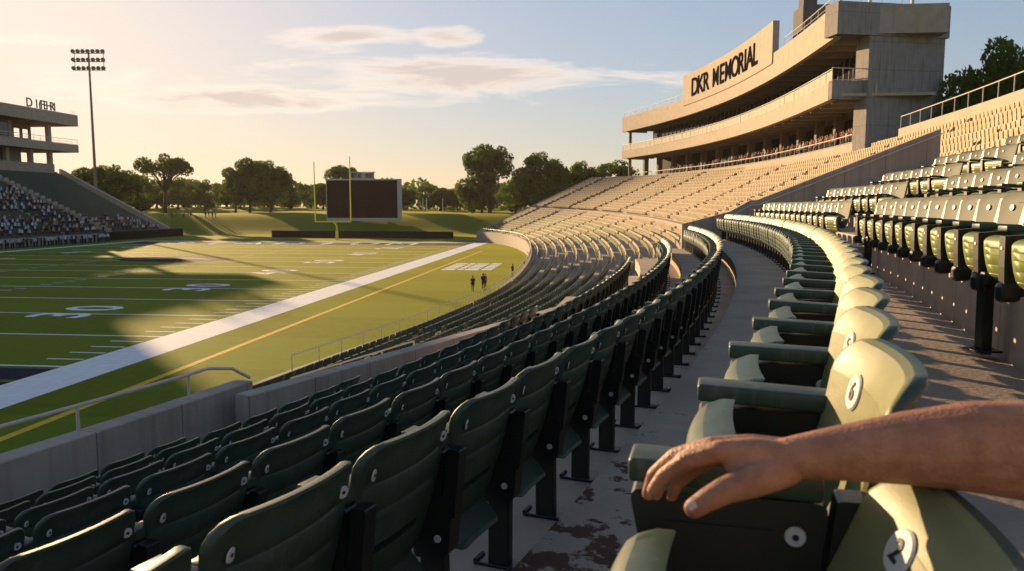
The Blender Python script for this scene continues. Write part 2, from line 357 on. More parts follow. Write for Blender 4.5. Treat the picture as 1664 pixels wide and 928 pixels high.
for m_ in (M_grass, M_turf):
    b_ = m_.node_tree.nodes['Principled BSDF']; b_.inputs['Specular IOR Level'].default_value = .03
    b_.inputs['Sheen Weight'].default_value = .13; b_.inputs['Sheen Roughness'].default_value = .45; b_.inputs['Sheen Tint'].default_value = (1, .84, .08, 1)
def sstep(x, a, b): t = max(0, min(1, (x - a) / (b - a))); return t * t * (3 - 2 * t)
def ground_z(x, y):
    z = 4.9 * sstep(y, 183, 216) + .55 * math.sin(x * .05 + 1) * math.sin(y * .043) * sstep(y, 190, 230)
    z += 1.3 * sstep(y, 230, 320) * (.5 + .5 * math.sin(x * .02 + y * .013))
    return z * sstep(60 - abs(x + 10) * .0 + 0, 0, 1) - .02
mb = MB()
xs = [-3000, -1500, -900, -600, -450] + list(range(-360, 200, 8)) + [260, 400, 600, 900, 1500, 3000]
ys = [-600, -200, -60, 0, 60, 120, 160, 172] + list(range(178, 330, 5)) + list(range(340, 500, 20)) + [560, 700, 1000, 1600, 3000, 5000]
G = [[mb.vert((x, y, ground_z(x, y))) for x in xs] for y in ys]
for j in range(len(ys) - 1):
    for i in range(len(xs) - 1): mb.face([G[j][i], G[j][i + 1], G[j + 1][i + 1], G[j + 1][i]])
tag(mb.build('ground', M_grass, smooth=True, angle=180), kind='structure')
FD = Vector((.109, .994, 0)); FR = Vector((.994, -.109, 0))
def F2(n, a, z=0): return FR * n + FD * a + Vector((0, 0, z))
def sheet(name, quads, m, z):
    mb = MB()
    for q in quads: mb.face([mb.vert(F2(n, a, z)) for n, a in q])
    return tag(mb.build(name, m), kind='structure')
def rect(n0, n1, a0, a1): return [(n0, a0), (n1, a0), (n1, a1), (n0, a1)]
sheet('playing_field', [rect(-105, 22, -12, 174)], M_turf, .004)
SL = -21.8; GL0 = 30.8; SP = 7.8
sheet('sideline', [rect(SL - 1.35, SL + 1.35, -10, 146.5), rect(-91.2, -89.6, -10, 146.5), rect(-89.6, SL - 1.35, 144.6, 146.5)], M_white, .012)
sheet('restraining_line', [rect(-17.95, -17.6, -10, 120)], M_yellow, .010)
q = []
for k in range(14): a = GL0 + SP * k; q.append(rect(-89.6, SL - 1.35, a - .11, a + .11))
sheet('yard_lines', q, M_white, .010)
q = []
for k in range(13):
    for j in range(1, 5):
        a = GL0 + SP * (k + j / 5)
        q.append(rect(SL - 3.3, SL - 1.5, a - .09, a + .09)); q.append(rect(-49.5, -48.4, a - .09, a + .09)); q.append(rect(-64, -63, a - .09, a + .09))
q += [rect(SL - 3.5, SL - 1.5, GL0 - 1.3 * j - .09, GL0 - 1.3 * j + .09) for j in ()]
sheet('hash_marks', q, M_white, .010)
sheet('near_end_zone', [rect(-89.6, SL - 1.35, GL0 - 2.6, GL0 - .5), rect(-89.6, SL - 1.35, GL0 - 12, GL0 - 3.0)], M_navy, .008)
sheet('far_end_zone', [rect(-89.6, SL - 1.35, 134.2, 144.4)], M_navy, .008)
def ground_text(name, txt, size, n, a, m, z, up=(-1, 0), sx=1, sy=1):
    """text read along +a, its top pointing away from the near sideline"""
    me = glyph_mesh(txt, size, 0, .09 if size < 6 else .04, name=name, m=m); o = bpy.data.objects.new(name, me); C.objects.link(o)
    ux, uy = (FD, -FR) if up == (-1, 0) else (-FR, -FD)
    if up == (1, 1): ux, uy = FR, FD
    M = Matrix(((ux.x * sx, uy.x * sy, 0, 0), (ux.y * sx, uy.y * sy, 0, 0), (0, 0, 1, 0), (0, 0, 0, 1)))
    me.transform(Matrix.Translation(F2(n, a, z)) @ M); tag(o, kind='structure'); return o
for txt, k in (('30', 2), ('30', 4), ('40', 6), ('50', 8), ('40', 10), ('20', 12)):
    a = GL0 + SP * k
    for d, off in ((txt[0], -1.55), (txt[1], 1.55)):
        ground_text('yard_number', d, 5.4, -34.0, a + off * 1.1 + .9, M_white, .016, sx=.95, sy=1.0)
        ground_text('yard_number', d, 4.2, -78.5, a + off, M_white, .016, sx=.8, sy=-1.0 if 0 else 1.0)
for i, d in enumerate('STADIUM'):
    ground_text('end_zone_lettering', d, 9.0, -79.0 + i * 7.2, 139.2, M_white, .014, up=(1, 1), sx=.9, sy=1.0)
# midfield emblem: dark ellipse with a pale swoosh
mb = MB(); c0 = (-55.5, 96.5); n = 40
ctr = mb.vert(F2(*c0, .014)); ring = [mb.vert(F2(c0[0] + 7.6 * math.cos(2 * math.pi * k / n), c0[1] + 5.2 * math.sin(2 * math.pi * k / n), .014)) for k in range(n)]
for k in range(n): mb.face([ctr, ring[k], ring[(k + 1) % n]])
tag(mb.build('midfield_emblem', M_navy), kind='structure')
mb = MB(); A = []; B_ = []
for k in range(25):
    s = k / 24; nn = c0[0] - 5.6 + 11.2 * s; aa = c0[1] - 1.8 + 3.4 * math.sin(s * 3.0); wd = .25 + .75 * math.sin(math.pi * s)
    A.append(mb.vert(F2(nn, aa - wd, .018))); B_.append(mb.vert(F2(nn, aa + wd, .018)))
for k in range(24): mb.face([A[k], A[k + 1], B_[k + 1], B_[k]])
tag(mb.build('midfield_emblem_swoosh', M_gold), kind='structure')
# white sideline stencil of stacked bars
mb = MB()
for r_ in range(5):
    for k_, (s0, s1) in enumerate(((0, 1.5), (1.75, 2.4), (2.6, 4.1), (4.4, 5.6))):
        n0 = -17.0 + s0; n1 = -17.0 + s1; a0 = 83 + r_ * 2.1 + .35 * (k_ % 2)
        mb.face([mb.vert(F2(nq, aq, .012)) for nq, aq in rect(n0, n1, a0, a0 + 1.45)])
tag(mb.build('sideline_stencil', M_white), kind='structure')
# ================================================================ NEAR TERRACE (concentric rows)
CX, CY = -68.9, 32.1
def onc(R, Y): return CX + math.sqrt(R * R - (Y - CY) ** 2), Y
def th(R, Y): return math.asin((Y - CY) / R)
def pol(R, t): return CX + R * math.cos(t), CY + R * math.sin(t)
WY = 24.8                                    # the radial parapet closes the block here (Y at the walkway)
TW = th(76, WY)
EDGE_B, EDGE_C = 75.15, 77.10
Z0 = EYE - 1.03; DN = .33; UP = .54; UQ = .355
def zup(k): return Z0 + UP + UQ * k
W2A = Vector((-3.34, 10.24)); W2B = Vector((4.35, 24.6))
def right_of_w2(x, y): return (x - W2A.x) * (W2B.y - W2A.y) - (y - W2A.y) * (W2B.x - W2A.x) > 0
treads = [(EDGE_B, EDGE_C, Z0, 'walk')]
for k in range(1, 7): treads.append((EDGE_B - .95 * k, EDGE_B - .95 * (k - 1), Z0 - .01 - DN * k, 'low'))
treads[-1] = (68.75, treads[-1][1], treads[-1][2], 'low')
NUP = 7
for k in range(NUP): treads.append((EDGE_C + 1.0 * k, EDGE_C + 1.0 * (k + 1), zup(k), 'up'))
def terrace(sel, m_tread):
    mb = MB(); nA = 140; t0 = th(76, -6); t1 = TW
    for R0, R1, z, kind in treads:
        if kind not in sel: continue
        for i in range(nA):
            a = t0 + (t1 - t0) * i / nA; b = t0 + (t1 - t0) * (i + 1) / nA
            xm, ym = pol((R0 + R1) / 2, (a + b) / 2)
            if kind == 'low' and ym > 9.9 and not right_of_w2(xm, ym): continue
            u0, u1 = a * 76, b * 76
            P = lambda R, t, zz: mb.vert((*pol(R, t), zz))
            mb.face([P(R0, a, z), P(R1, a, z), P(R1, b, z), P(R0, b, z)], 0, [(R0, u0), (R1, u0), (R1, u1), (R0, u1)])
            d = UP if kind == 'up' else DN + (.02 if kind == 'low' else .03)
            zl = z - d
            mb.face([P(R0, a, zl), P(R0, a, z), P(R0, b, z), P(R0, b, zl)], 1, [(u0, 0), (u0, d), (u1, d), (u1, 0)])
    return mb
g = empty('seating_terrace', (*pol(76, TW), Z0)); inv = Matrix.Translation(g.location).inverted()
tag(g, 'curved concrete stand of stepped rows that carries the green folding seats nearest the viewer', 'grandstand')
def part(mb, name, m, parent, **k):
    o = mb.build(name, m, **k); o.parent = parent; o.matrix_parent_inverse = Matrix.Translation(parent.location).inverted() @ Matrix.Identity(4) if parent.rotation_euler.z == 0 else parent.matrix_basis.inverted()
    return o
part(terrace(('walk',), M_walk), 'walkway', [M_walk, M_riser], g)
part(terrace(('low',), M_tread), 'lower_steps', [M_tread, M_riser], g)
part(terrace(('up',), M_tread), 'upper_steps', [M_tread, M_riser], g)
# white-ish nosing stripe gaps are not in the photo; joints across the walkway
# near parapet (left) and second parapet
def wall(name, label, path, z1, z0, thick, m=M_wall, cat='wall', parent=None, partname=None):
    mb = MB(); h = z1 - z0
    mb.sweep(path, [(0, z0), (0, z1 - .012), (.012, z1), (thick - .012, z1), (thick, z1 - .012), (thick, z0)], 0, caps=True)
    o = mb.build(name, m)
    if label: tag(o, label, cat)
    return o
p1 = [(*onc(68.55, y), 0, 0, 0) for y in [-6 + .5 * i for i in range(35)]]
p1 = with_normals([(p[0], p[1]) for p in p1 if p[1] <= 10.9])
wall('parapet_wall', 'stained concrete parapet wall with a pipe rail on top at the lower left', p1, EYE - 2.40, 1.5, .28)
d2 = (W2B - W2A).normalized()
p2 = [(W2A.x + d2.x * s, W2A.y + d2.y * s) for s in [i * .5 for i in range(int((W2B - W2A).length / .5) + 1)]]
p2 = [(W2A.x - d2.x * .55, W2A.y - d2.y * .55)] + p2
p2n = with_normals(p2); 
wall('divider_wall', 'long straight concrete wall between the near seats and the lower bowl of seats', p2n, EYE - 2.42, 1.0, .26)
def rail(name, label, pts, h, r=.022, every=1, cat='handrail', mids=(), m=M_cream_steel, group=None, parent=None, pr=None):
    pts = [Vector(p) for p in pts]
    if parent is None:
        root = empty(name, pts[0]); tag(root, label, cat, group)
    else: root = parent
    o = pts[0] if parent is None else Vector(parent.location)
    mb = MB(); mb.tube([p + Vector((0, 0, h)) - o for p in pts], r, 8)
    for q in mids: mb.tube([p + Vector((0, 0, h * q)) - o for p in pts], r * .6, 6)
    tr = mb.build('top_rail' if parent is None else name, m, root, smooth=True)
    pm = MB(); pm.tube([(0, 0, -.03), (0, 0, h)], pr or r * .85, 8); pme = pm.mesh('post', m, True)
    for p in pts[::every]:
        c = bpy.data.objects.new('post', pme); C.objects.link(c); c.parent = root if parent is None else tr; c.location = p - o
    return root
pts = [(x + nx * .14, y + ny * .14, EYE - 2.40) for x, y, nx, ny, _ in p1[4::3]]
rl = rail('pipe_handrail', 'thin pale pipe handrail along the top of the lower left parapet wall', pts, .30)
a_, b_ = Vector(pts[-2]), Vector(pts[-1]); dd = (b_ - a_).normalized(); o0 = Vector(pts[0])
mb = MB(); mb.tube([b_ - o0 + Vector((0, 0, .30)), b_ - o0 + dd * .35 + Vector((0, 0, .31)), b_ - o0 + dd * .8 + Vector((0, 0, .22)), b_ - o0 + dd * 1.15 + Vector((0, 0, .02))], .022, 8); mb.build('rail_end', M_cream_steel, rl, smooth=True)
# radial parapet at the far end of the block, rising with the steps
wp = []; 
rr = [74.75, 75.15, 76.25, 76.9, 77.1] + [EDGE_C + k for k in range(1, 6)] + [82.6]
def zw(R): return Z0 + (.55 if R < 75.2 else .85 if R < 76.3 else 1.22) + max(0, (R - EDGE_C)) * .40 - max(0, (EDGE_B - R)) * DN * .75
mb = MB(); tw = TW + .0010
A = []; 
for R in rr:
    x, y = pol(R, tw); x2, y2 = pol(R, tw + .0036)
    A.append((mb.vert((x, y, zw(R) - 3.2)), mb.vert((x, y, zw(R))), mb.vert((x2, y2, zw(R))), mb.vert((x2, y2, zw(R) - 3.2))))
for i in range(len(rr) - 1):
    u0, u1 = rr[i] - 70, rr[i + 1] - 70
    for a, b in ((0, 1), (1, 2), (2, 3)):
        mb.face([A[i][a], A[i + 1][a], A[i + 1][b], A[i][b]], 0, [(u0, a), (u1, a), (u1, b), (u0, b)])
mb.face([A[0][k] for k in range(4)], 0, [(0, 0), (0, 1), (.3, 1), (.3, 0)]); mb.face([A[-1][k] for k in range(4)], 0, [(0, 0), (0, 1), (.3, 1), (.3, 0)])
rw = tag(mb.build('sloping_parapet', M_wall), 'grey sloping concrete parapet climbing beside the stand steps behind the far seat rows', 'wall')
mb = MB()
mb.tube([(*pol(R, tw - .0012), zw(R) - .16) for R in rr[2:]], .02, 6)
o = mb.build('parapet_rail', M_cream_steel, rw, smooth=True)
# small concrete steps up from the walkway to the raised seats (two, at the aisle)
AY0, AY1 = 12.2, 14.6                         # aisle through the upper rows
mb = MB()
for k, (Ra, Rb, zt) in enumerate(((EDGE_C - 1.0, EDGE_C, .20), (EDGE_C - .5, EDGE_C, .39))):
    a, b = th(77, AY0 + .05), th(77, AY1 - .05)
    z0 = Z0 - .02 if k == 0 else Z0 + .20; P = []
    for (R, t) in ((Ra, a), (Rb - .003, a), (Rb - .003, b), (Ra, b)):
        x, y = pol(R, t); P.append((x, y))
    lo = [mb.vert((x, y, z0 + (.002 if k else 0))) for x, y in P]; hi = [mb.vert((x, y, Z0 + zt)) for x, y in P]
    mb.face(hi, 0, [(0, 0), (1, 0), (1, 1), (0, 1)])
    for i in range(4): mb.face([lo[i], lo[(i + 1) % 4], hi[(i + 1) % 4], hi[i]], 0, [(0, 0), (1, 0), (1, .2), (0, .2)])
tag(mb.build('walkway_steps', M_riser), 'two small concrete steps from the walkway up to the raised seat rows', 'steps')
def aisle_steps():
    mb = MB()
    for k in range(NUP - 1):
        Re = EDGE_C + 1.0 * (k + 1); a, b = th(77, AY0 + .1), th(77, AY1 - .1); z = zup(k)
        P = [pol(Re - .45, a), pol(Re - .003, a), pol(Re - .003, b), pol(Re - .45, b)]
        lo = [mb.vert((x, y, z - .01)) for x, y in P]; hi = [mb.vert((x, y, z + UQ / 2)) for x, y in P]
        mb.face(hi, 0, [(0, 0), (1, 0), (1, 1), (0, 1)])
        for i in range(4): mb.face([lo[i], lo[(i + 1) % 4], hi[(i + 1) % 4], hi[i]], 0, [(0, 0), (1, 0), (1, .2), (0, .2)])
    return mb
part(aisle_steps(), 'aisle_steps', M_riser, g)
# ================================================================ BOWL
ST = [((-14.2, 5), (15.5, 5)), ((-10.5, 17), (19.5, 17)), ((-6.8, 29), (23.5, 30)), ((-4, 38.2), (26.2, 40)), ((-1.3, 50), (29, 54)), ((.7, 65), (31.0, 67)), ((2.1, 84), (32.3, 86)), ((2.5, 103), (32.3, 105)), ((1.8, 120), (29.3, 123)), ((-1.0, 138), (24.2, 138)), ((-6.9, 156), (15.6, 151))]
FP = [a for a, b in ST]; BP = [b for a, b in ST]; NS = len(ST) - 1
def prof_e(t, s):
    q = s / NS; e0 = 6.35 - .6 * q; e1 = -4.9 ; a = .25 + .75 * q * q
    return e0 + (e1 - e0) * (a * t + (1 - a) * t * t)
def bowl_pt(s, t): 
    f = catmull(FP, s); b = catmull(BP, s); return f[0] + (b[0] - f[0]) * t, f[1] + (b[1] - f[1]) * t
WN = Vector(pol(60, tw + .0040)); WF = Vector(pol(95, tw + .0040))
def in_near(x, y):
    # inside (or too near) the near block
    beyondW = (y - WN.y) * (WF.x - WN.x) - (x - WN.x) * (WF.y - WN.y) > 0
    if beyondW: return False
    rr_ = math.hypot(x - CX, y - CY)
    return rr_ < EDGE_C + NUP - .3 and (right_of_w2(x + .15, y) or rr_ > 73.4)
NR = 30; SS = [NS * i / 150 for i in range(151)]
mb = MB()
for k in range(NR):
    ta, tb = k / NR, (k + 1) / NR
    for i in range(150):
        s0, s1 = SS[i], SS[i + 1]; pm = bowl_pt((s0 + s1) / 2, (ta + tb) / 2)
        if in_near(*pm) or ((pm[1] < 17.5 and math.hypot(pm[0] - CX, pm[1] - CY) < 80)): continue
        z0, z1 = EYE - prof_e((ta + tb) / 2, s0), EYE - prof_e((ta + tb) / 2, s1)
        zp0, zp1 = EYE - prof_e((ta * 2 - tb + ta) / 2, s0), EYE - prof_e((ta * 2 - tb + ta) / 2, s1)
        A_, B2, C_, D_ = bowl_pt(s0, ta), bowl_pt(s0, tb), bowl_pt(s1, tb), bowl_pt(s1, ta)
        mb.face([mb.vert((*A_, z0)), mb.vert((*B2, z0)), mb.vert((*C_, z1)), mb.vert((*D_, z1))])
        mb.face([mb.vert((*A_, zp0)), mb.vert((*A_, z0)), mb.vert((*D_, z1)), mb.vert((*D_, zp1))])
tag(mb.build('stadium_bowl', M_bowl), 'large curved concrete bowl of pale seat rows sweeping round the far end', 'grandstand')
# field wall of the bowl, with rail
fp = resample(FP, 1.6); fpn = with_normals(fp, 1)
def zt_f(p): return sstep(p[1], 60, 125)
path = [(x, y, nx, ny, 0) for x, y, nx, ny, _ in fpn]
mb = MB(); us = 0; rows = []
prev = None
for x, y, nx, ny, _ in path:
    zt = 1.25 + .75 * sstep(y, 50, 130)
    if prev: us += math.hypot(x - prev[0], y - prev[1])
    prev = (x, y)
    rows.append((us, [mb.vert((x - nx * .3, y - ny * .3, .0)), mb.vert((x - nx * .3, y - ny * .3, zt)), mb.vert((x, y, zt)), mb.vert((x, y, .0))]))
for (u0, a), (u1, b) in zip(rows, rows[1:]):
    for k in range(3): mb.face([a[k], b[k], b[k + 1], a[k + 1]], 0, [(u0, k), (u1, k), (u1, k + 1), (u0, k + 1)])
mb.face(rows[0][1], 0, [(0, 0), (0, 1), (.3, 1), (.3, 0)]); mb.face(rows[-1][1], 0, [(0, 0), (0, 1), (.3, 1), (.3, 0)])
tag(mb.build('field_wall', M_wall), 'low curved concrete wall round the grass at the foot of the seating bowl', 'wall')
rail('field_rail', 'long pale railing on top of the low curved wall beside the grass', [(x - nx * .15, y - ny * .15, 1.25 + .75 * sstep(y, 50, 130)) for x, y, nx, ny, _ in path[13:-2]], .55, r=.03)
# stair landing inside the wall, with its own short rail
mb = MB(); 
mb.M = Matrix.Translation((-6.2, 22.8, 1.35)) @ Matrix.Rotation(rad(-17), 4, 'Z')
mb.box((0, 0, -.4), (3.0, 9.0, .8)); mb.box((.7, -1.5, .08), (1.5, 5.0, .16)); 
o = mb.build('stair_landing', M_tread); tag(o, 'pale concrete landing behind the field wall just past the corner of the parapet', 'landing')
rail('landing_handrail', 'short sloping handrail on the concrete landing behind the field wall', [(-6.0, 20.5, 1.5), (-5.1, 22.5, 1.5), (-4.2, 24.5, 1.5), (-3.4, 26.3, 1.5)], .85, r=.03)
mb = MB(); mb.rbox((-4.2, 21.0, .6), (3.4, 12, 1.3), .02); tag(mb.build('concourse_slab', M_tread), 'plain concrete slab between the divider wall and the landing', 'slab')
# end wall of the bowl (radial) and back wall
def zrow(t, s): return EYE - prof_e(t, s)
mb = MB(); A = []
for i in range(25):
    t = i / 24; x, y = bowl_pt(NS, t); z = zrow(t, NS) + .75
    if t < .03: z = 2.0
    A.append((x, y, z, t))
us = 0; R_ = []
for i, (x, y, z, t) in enumerate(A):
    if i: us += math.hypot(x - A[i - 1][0], y - A[i - 1][1])
    R_.append((us, z, [mb.vert((x, y - .02, -.1)), mb.vert((x, y - .02, z)), mb.vert((x + .15, y + .45, z)), mb.vert((x + .15, y + .45, -.1))]))
for (u0, z0, a), (u1, z1, b) in zip(R_, R_[1:]):
    mb.face([a[0], b[0], b[1], a[1]], 0, [(u0, 0), (u1, 0), (u1, z1), (u0, z0)]); mb.face([a[1], b[1], b[2], a[2]], 0, [(u0, 0), (u1, 0), (u1, .4), (u0, .4)]); mb.face([a[2], b[2], b[3], a[3]], 0, [(u0, z0), (u1, z1), (u1, 0), (u0, 0)])
mb.face(R_[0][2], 0, [(0, 0), (0, 1), (.3, 1), (.3, 0)]); mb.face(R_[-1][2], 0, [(0, 0), (0, 1), (.3, 1), (.3, 0)])
tag(mb.build('bowl_end_wall', M_facade), 'straight sloping concrete wall that closes the far end of the bowl beside the lawn', 'wall')
bp = resample(BP, 2.0); bpn = with_normals(bp, 1)
def wallseg(name, label, ylo, yhi, h, m, below=2.0):
    mb = MB(); seg = [p for p in bpn if ylo <= p[1] <= yhi]; L = 0; rows = []
    for i, (x, y, nx, ny, _) in enumerate(seg):
        if i: L += math.hypot(x - seg[i - 1][0], y - seg[i - 1][1])
        z = EYE + 4.9 + h
        rows.append((L, [mb.vert((x, y, z - h - below)), mb.vert((x, y, z)), mb.vert((x + nx * .3, y + ny * .3, z)), mb.vert((x + nx * .3, y + ny * .3, z - h - below))]))
    for (u0, a), (u1, b) in zip(rows, rows[1:]):
        for k in range(3): mb.face([a[k], b[k], b[k + 1], a[k + 1]], 0, [(u0, k * 2), (u1, k * 2), (u1, k * 2 + 2), (u0, k * 2 + 2)])
    for r in (rows[0], rows[-1]): mb.face(r[1], 0, [(0, 0), (0, 1), (.3, 1), (.3, 0)])
    tag(mb.build(name, m), label, 'wall'); return seg
s1 = wallseg('upper_back_wall', 'tan concrete wall with a railing behind the top rows at the upper right', 6, 62, 1.1, M_facade, 3.5)
rail('upper_railing', 'railing of thin posts on the tan wall at the upper right', [(x + nx * .15, y + ny * .15, EYE + 6.0) for x, y, nx, ny, _ in s1], .95, r=.035)
s2 = wallseg('terrace_back_wall', 'long pale concrete wall along the top row beneath the press building', 64, 152, .55, M_facade, 2)
# ================================================================ SEATS
H = .76
def zlist(zb, zt): return [zb, zb + .004, zb + .014, zb + .034, zb + .06, zb + .09, .418, .447, .48, .53, .543, .553, .563, .60, .635, .643, .651, .69, zt - .075, zt - .055, zt - .034, zt - .016, zt - .005, zt]
def panel(mb, zs, hw, yf, thick, us, hole=None, groove=(), rin=.007, mi=(0, 1), bulge=0):
    """a thick rounded panel: front faces +Y (material mi[0]), rim and rear mi[1]"""
    nz, nu = len(zs), len(us); zb, zt = zs[0], zs[-1]
    def ring_pt(j, i, layer):
        z = zs[j]; w = hw(z); inset = layer in (0, 3)
        ww = w - (rin if inset else 0); x = us[i] * ww
        zz = z
        if inset: zz = min(max(z, zb + rin), zt - rin)
        y0 = yf(x, zz); y = (y0, y0 - rin, y0 - thick + rin, y0 - thick)[layer]
        if layer == 3 and j in groove and abs(us[i]) < .93: y += .007
        return (x, y, zz)
    V = {}
    def g(j, i, l):
        k = (j, i, l)
        if k not in V: V[k] = mb.vert(ring_pt(j, i, l))
        return V[k]
    holes = set()
    for j in range(nz - 1):
        for i in range(nu - 1):
            if hole and hole(zs[j], zs[j + 1], us[i], us[i + 1]): holes.add((j, i)); continue
            mb.face([g(j, i, 0), g(j, i + 1, 0), g(j + 1, i + 1, 0), g(j + 1, i, 0)], mi[0])
            mb.face([g(j, i, 3), g(j + 1, i, 3), g(j + 1, i + 1, 3), g(j, i + 1, 3)], mi[1])
    for (j, i) in holes:
        for (a, b, nb) in (((j, i), (j, i + 1), (j - 1, i)), ((j + 1, i), (j + 1, i + 1), (j + 1, i)), ((j, i), (j + 1, i), (j, i - 1)), ((j, i + 1), (j + 1, i + 1), (j, i + 1))):
            if nb not in holes: mb.face([g(*a, 0), g(*b, 0), g(*b, 3), g(*a, 3)], mi[1])
    per = [(0, i) for i in range(nu)] + [(j, nu - 1) for j in range(1, nz)] + [(nz - 1, i) for i in range(nu - 2, -1, -1)] + [(j, 0) for j in range(nz - 2, 0, -1)]
    for k in range(len(per)):
        a, b = per[k], per[(k + 1) % len(per)]
        for l in range(3): mb.face([g(*a, l), g(*b, l), g(*b, l + 1), g(*a, l + 1)], mi[1] if l else mi[0])
def rounded_hw(zb, zt, w0, w1, rb, rt):
    def f(z):
        w = w0 + (w1 - w0) * (z - zb) / (zt - zb); d = zt - z
        if d < rt: w -= rt - math.sqrt(max(0, rt * rt - (rt - d) ** 2))
        d = z - zb
        if d < rb: w -= rb - math.sqrt(max(0, rb * rb - (rb - d) ** 2))
        return w
    return f
UL = [-1, -.97, -.9, -.76, -.56, -.3, 0, .3, .56, .76, .9, .97, 1]
def back_y(x, z):
    t = (z - .30) / (H - .30)
    return .035 - .135 * t - .012 * math.sin(math.pi * t) + .040 * (x / .235) ** 2 * (.5 + .5 * t) - .022 * max(0, (t - .84) / .16) ** 2
def make_back(low=False):
    mb = MB(); zb = .30
    zs = zlist(zb, H) if not low else [zb, zb + .06, .45, .6, H - .06, H - .02, H]
    us = UL if not low else [-1, -.8, 0, .8, 1]
    panel(mb, zs, rounded_hw(zb, H, .205, .236, .09, .075), back_y, .032, us,
          hole=None if low else (lambda z0, z1, u0, u1: abs(z0 - .418) < .001 and abs(u0 + u1) < 1.2), groove=() if low else (11, 15))
    return mb
def pan_y(x, z):
    t = (z - .27) / .38
    return .165 + .055 * t + .018 * math.sin(math.pi * t) - .03 * (x / .21) ** 2 * .4 - .03 * max(0, (t - .88) / .12) ** 2 - .07 * max(0, (.25 - t) / .25) ** 2
def make_pan(low=False):
    mb = MB(); zb, zt = .25, .662
    zs = [zb, zb + .005, zb + .02, zb + .045, .31, .35, .357, .364, .42, .427, .434, .50, .507, .514, .56, .566, .572, zt - .05, zt - .03, zt - .014, zt - .004, zt] if not low else [zb, zb + .04, .45, zt - .05, zt - .01, zt]
    us = UL if not low else [-1, -.8, 0, .8, 1]
    def yb(x, z): return pan_y(x, z)
    def yf(x, z):
        y = pan_y(x, z)
        if not low:
            for q in (.357, .427, .507, .566):
                if abs(z - q) < .003 and abs(x) < .155: y -= .008
        return y
    panel(mb, zs, rounded_hw(zb, zt, .176, .196, .05, .03), yf, .045, us, mi=(0, 1), rin=.012)
    return mb
def make_side(low=False):
    """dark standard between two seats, with the hinge cover"""
    mb = MB(); X = .25
    if low: mb.prism([(-.05, .27), (.15, .27), (.20, .615), (-.09, .615)], X - .014, X + .014); return mb
    def rpoly(P, r=.025, n=3):
        out = []
        for i, p in enumerate(P):
            p = Vector(p); a = (Vector(P[i - 1]) - p).normalized(); b = (Vector(P[(i + 1) % len(P)]) - p).normalized()
            s, e = p + a * r, p + b * r
            for k in range(n + 1): t = k / n; out.append(tuple((1 - t) ** 2 * s + 2 * t * (1 - t) * p + t * t * e))
        return out
    mb.prism(rpoly([(-.04, .29), (.14, .29), (.205, .614), (-.075, .614)], .02), X - .026, X + .026)
    mb.prism(rpoly([(-.085, .27), (.06, .255), (.075, .42), (.02, .47), (-.105, .46)], .03), X - .034, X + .034)
    mb.prism(rpoly([(-.105, .40), (-.06, .40), (-.085, .62), (-.13, .62)], .008), X - .025, X + .025)
    mb.prism([(.02, .34), (.115, .34), (.15, .57), (.0, .57)], X - .029, X + .029)
    return mb
def make_arm():
    mb = MB(); bm = bmesh.new(); bmesh.ops.create_cube(bm, size=1)
    for v in bm.verts:
        y = v.co.y; v.co = Vector((v.co.x * .082, v.co.y * .27 + .070, v.co.z * .036 + .636 + (.010 if y > 0 else 0)))
    bmesh.ops.bevel(bm, geom=bm.edges[:], offset=.0075, segments=3, profile=.5, affect='EDGES')
    mb.bm(bm, 0, Vector((.25, 0, 0))); bm.free(); return mb
def make_leg(drop=0.0):
    mb = MB(); X = .25
    mb.rbox((X, -.02, (.30 - drop) / 2), (.048, .085, .30 + drop), .006)
    mb.rbox((X, -.02, -drop + .008), (.07, .20, .014), .004)
    for y in (-.11, .07): mb.tube([(X - .033, y, .016 - drop), (X + .033, y, .016 - drop)], .011, 8)
    return mb
ME = {}
ME['back_g'] = make_back().mesh('backrest', [M_grey, M_rear], True, 50)
ME['back'] = make_back().mesh('backrest', [M_front, M_rear], True, 50)
ME['pan'] = make_pan().mesh('seat_pan', [M_pan, M_rear], True, 50)
ME['side'] = make_side().mesh('side_standard', M_black)
ME['arm'] = make_arm().mesh('armrest', M_rear, True, 40)
_b = make_arm(); _b.v = [(x, -.065 + (y + .065) * .50, z) for x, y, z in _b.v]; ME['arm_s'] = _b.mesh('armrest', M_rear, True, 40)
_b = make_pan(); _b.v = [(x, y - .085 - .06 * (z - .27) / .4, z - .02) for x, y, z in _b.v]; ME['pan_s'] = _b.mesh('seat_pan', [M_rear, M_rear], True, 50)
_b = make_pan(); _b.v = [(x, y - .015, .25 + (z - .25) * .90) for x, y, z in _b.v]; ME['pan_f'] = _b.mesh('seat_pan', [M_pan, M_rear], True, 50)
_b = make_side(); _b.v = [(x, y if y < .02 else .02 + (y - .02) * .45, z) for x, y, z in _b.v]; ME['side_s'] = _b.mesh('side_standard', M_black)
_b = MB()
_b.prism([(-.05, .27), (.15, .235), (.185, .26), (.195, .42), (.20, .60), (-.085, .62)], .25 - .024, .25 + .024); _b.prism([(-.115, .55), (-.06, .55), (-.125, .83), (-.175, .83)], .225, .275); _b.rbox((.25, .15, .27), (.07, .13, .12), .03); _b.prism([(-.125, .40), (-.07, .40), (-.10, .62), (-.15, .62)], .225, .275)
ME['side_f'] = _b.mesh('side_standard', M_black)
_b = MB(); _b.disc((.25, .199, .53), (0, 1, 0), .011, .004, 12); ME['sb_f'] = _b.mesh('bolt_cover', [M_plate])
_b = make_pan(); _b.v = [(x * .86, y, z - .008) for x, y, z in _b.v]; ME['pan_d'] = _b.mesh('seat_pan', [M_rear, M_rear], True, 50)
ME['leg'] = make_leg().mesh('leg', M_black)
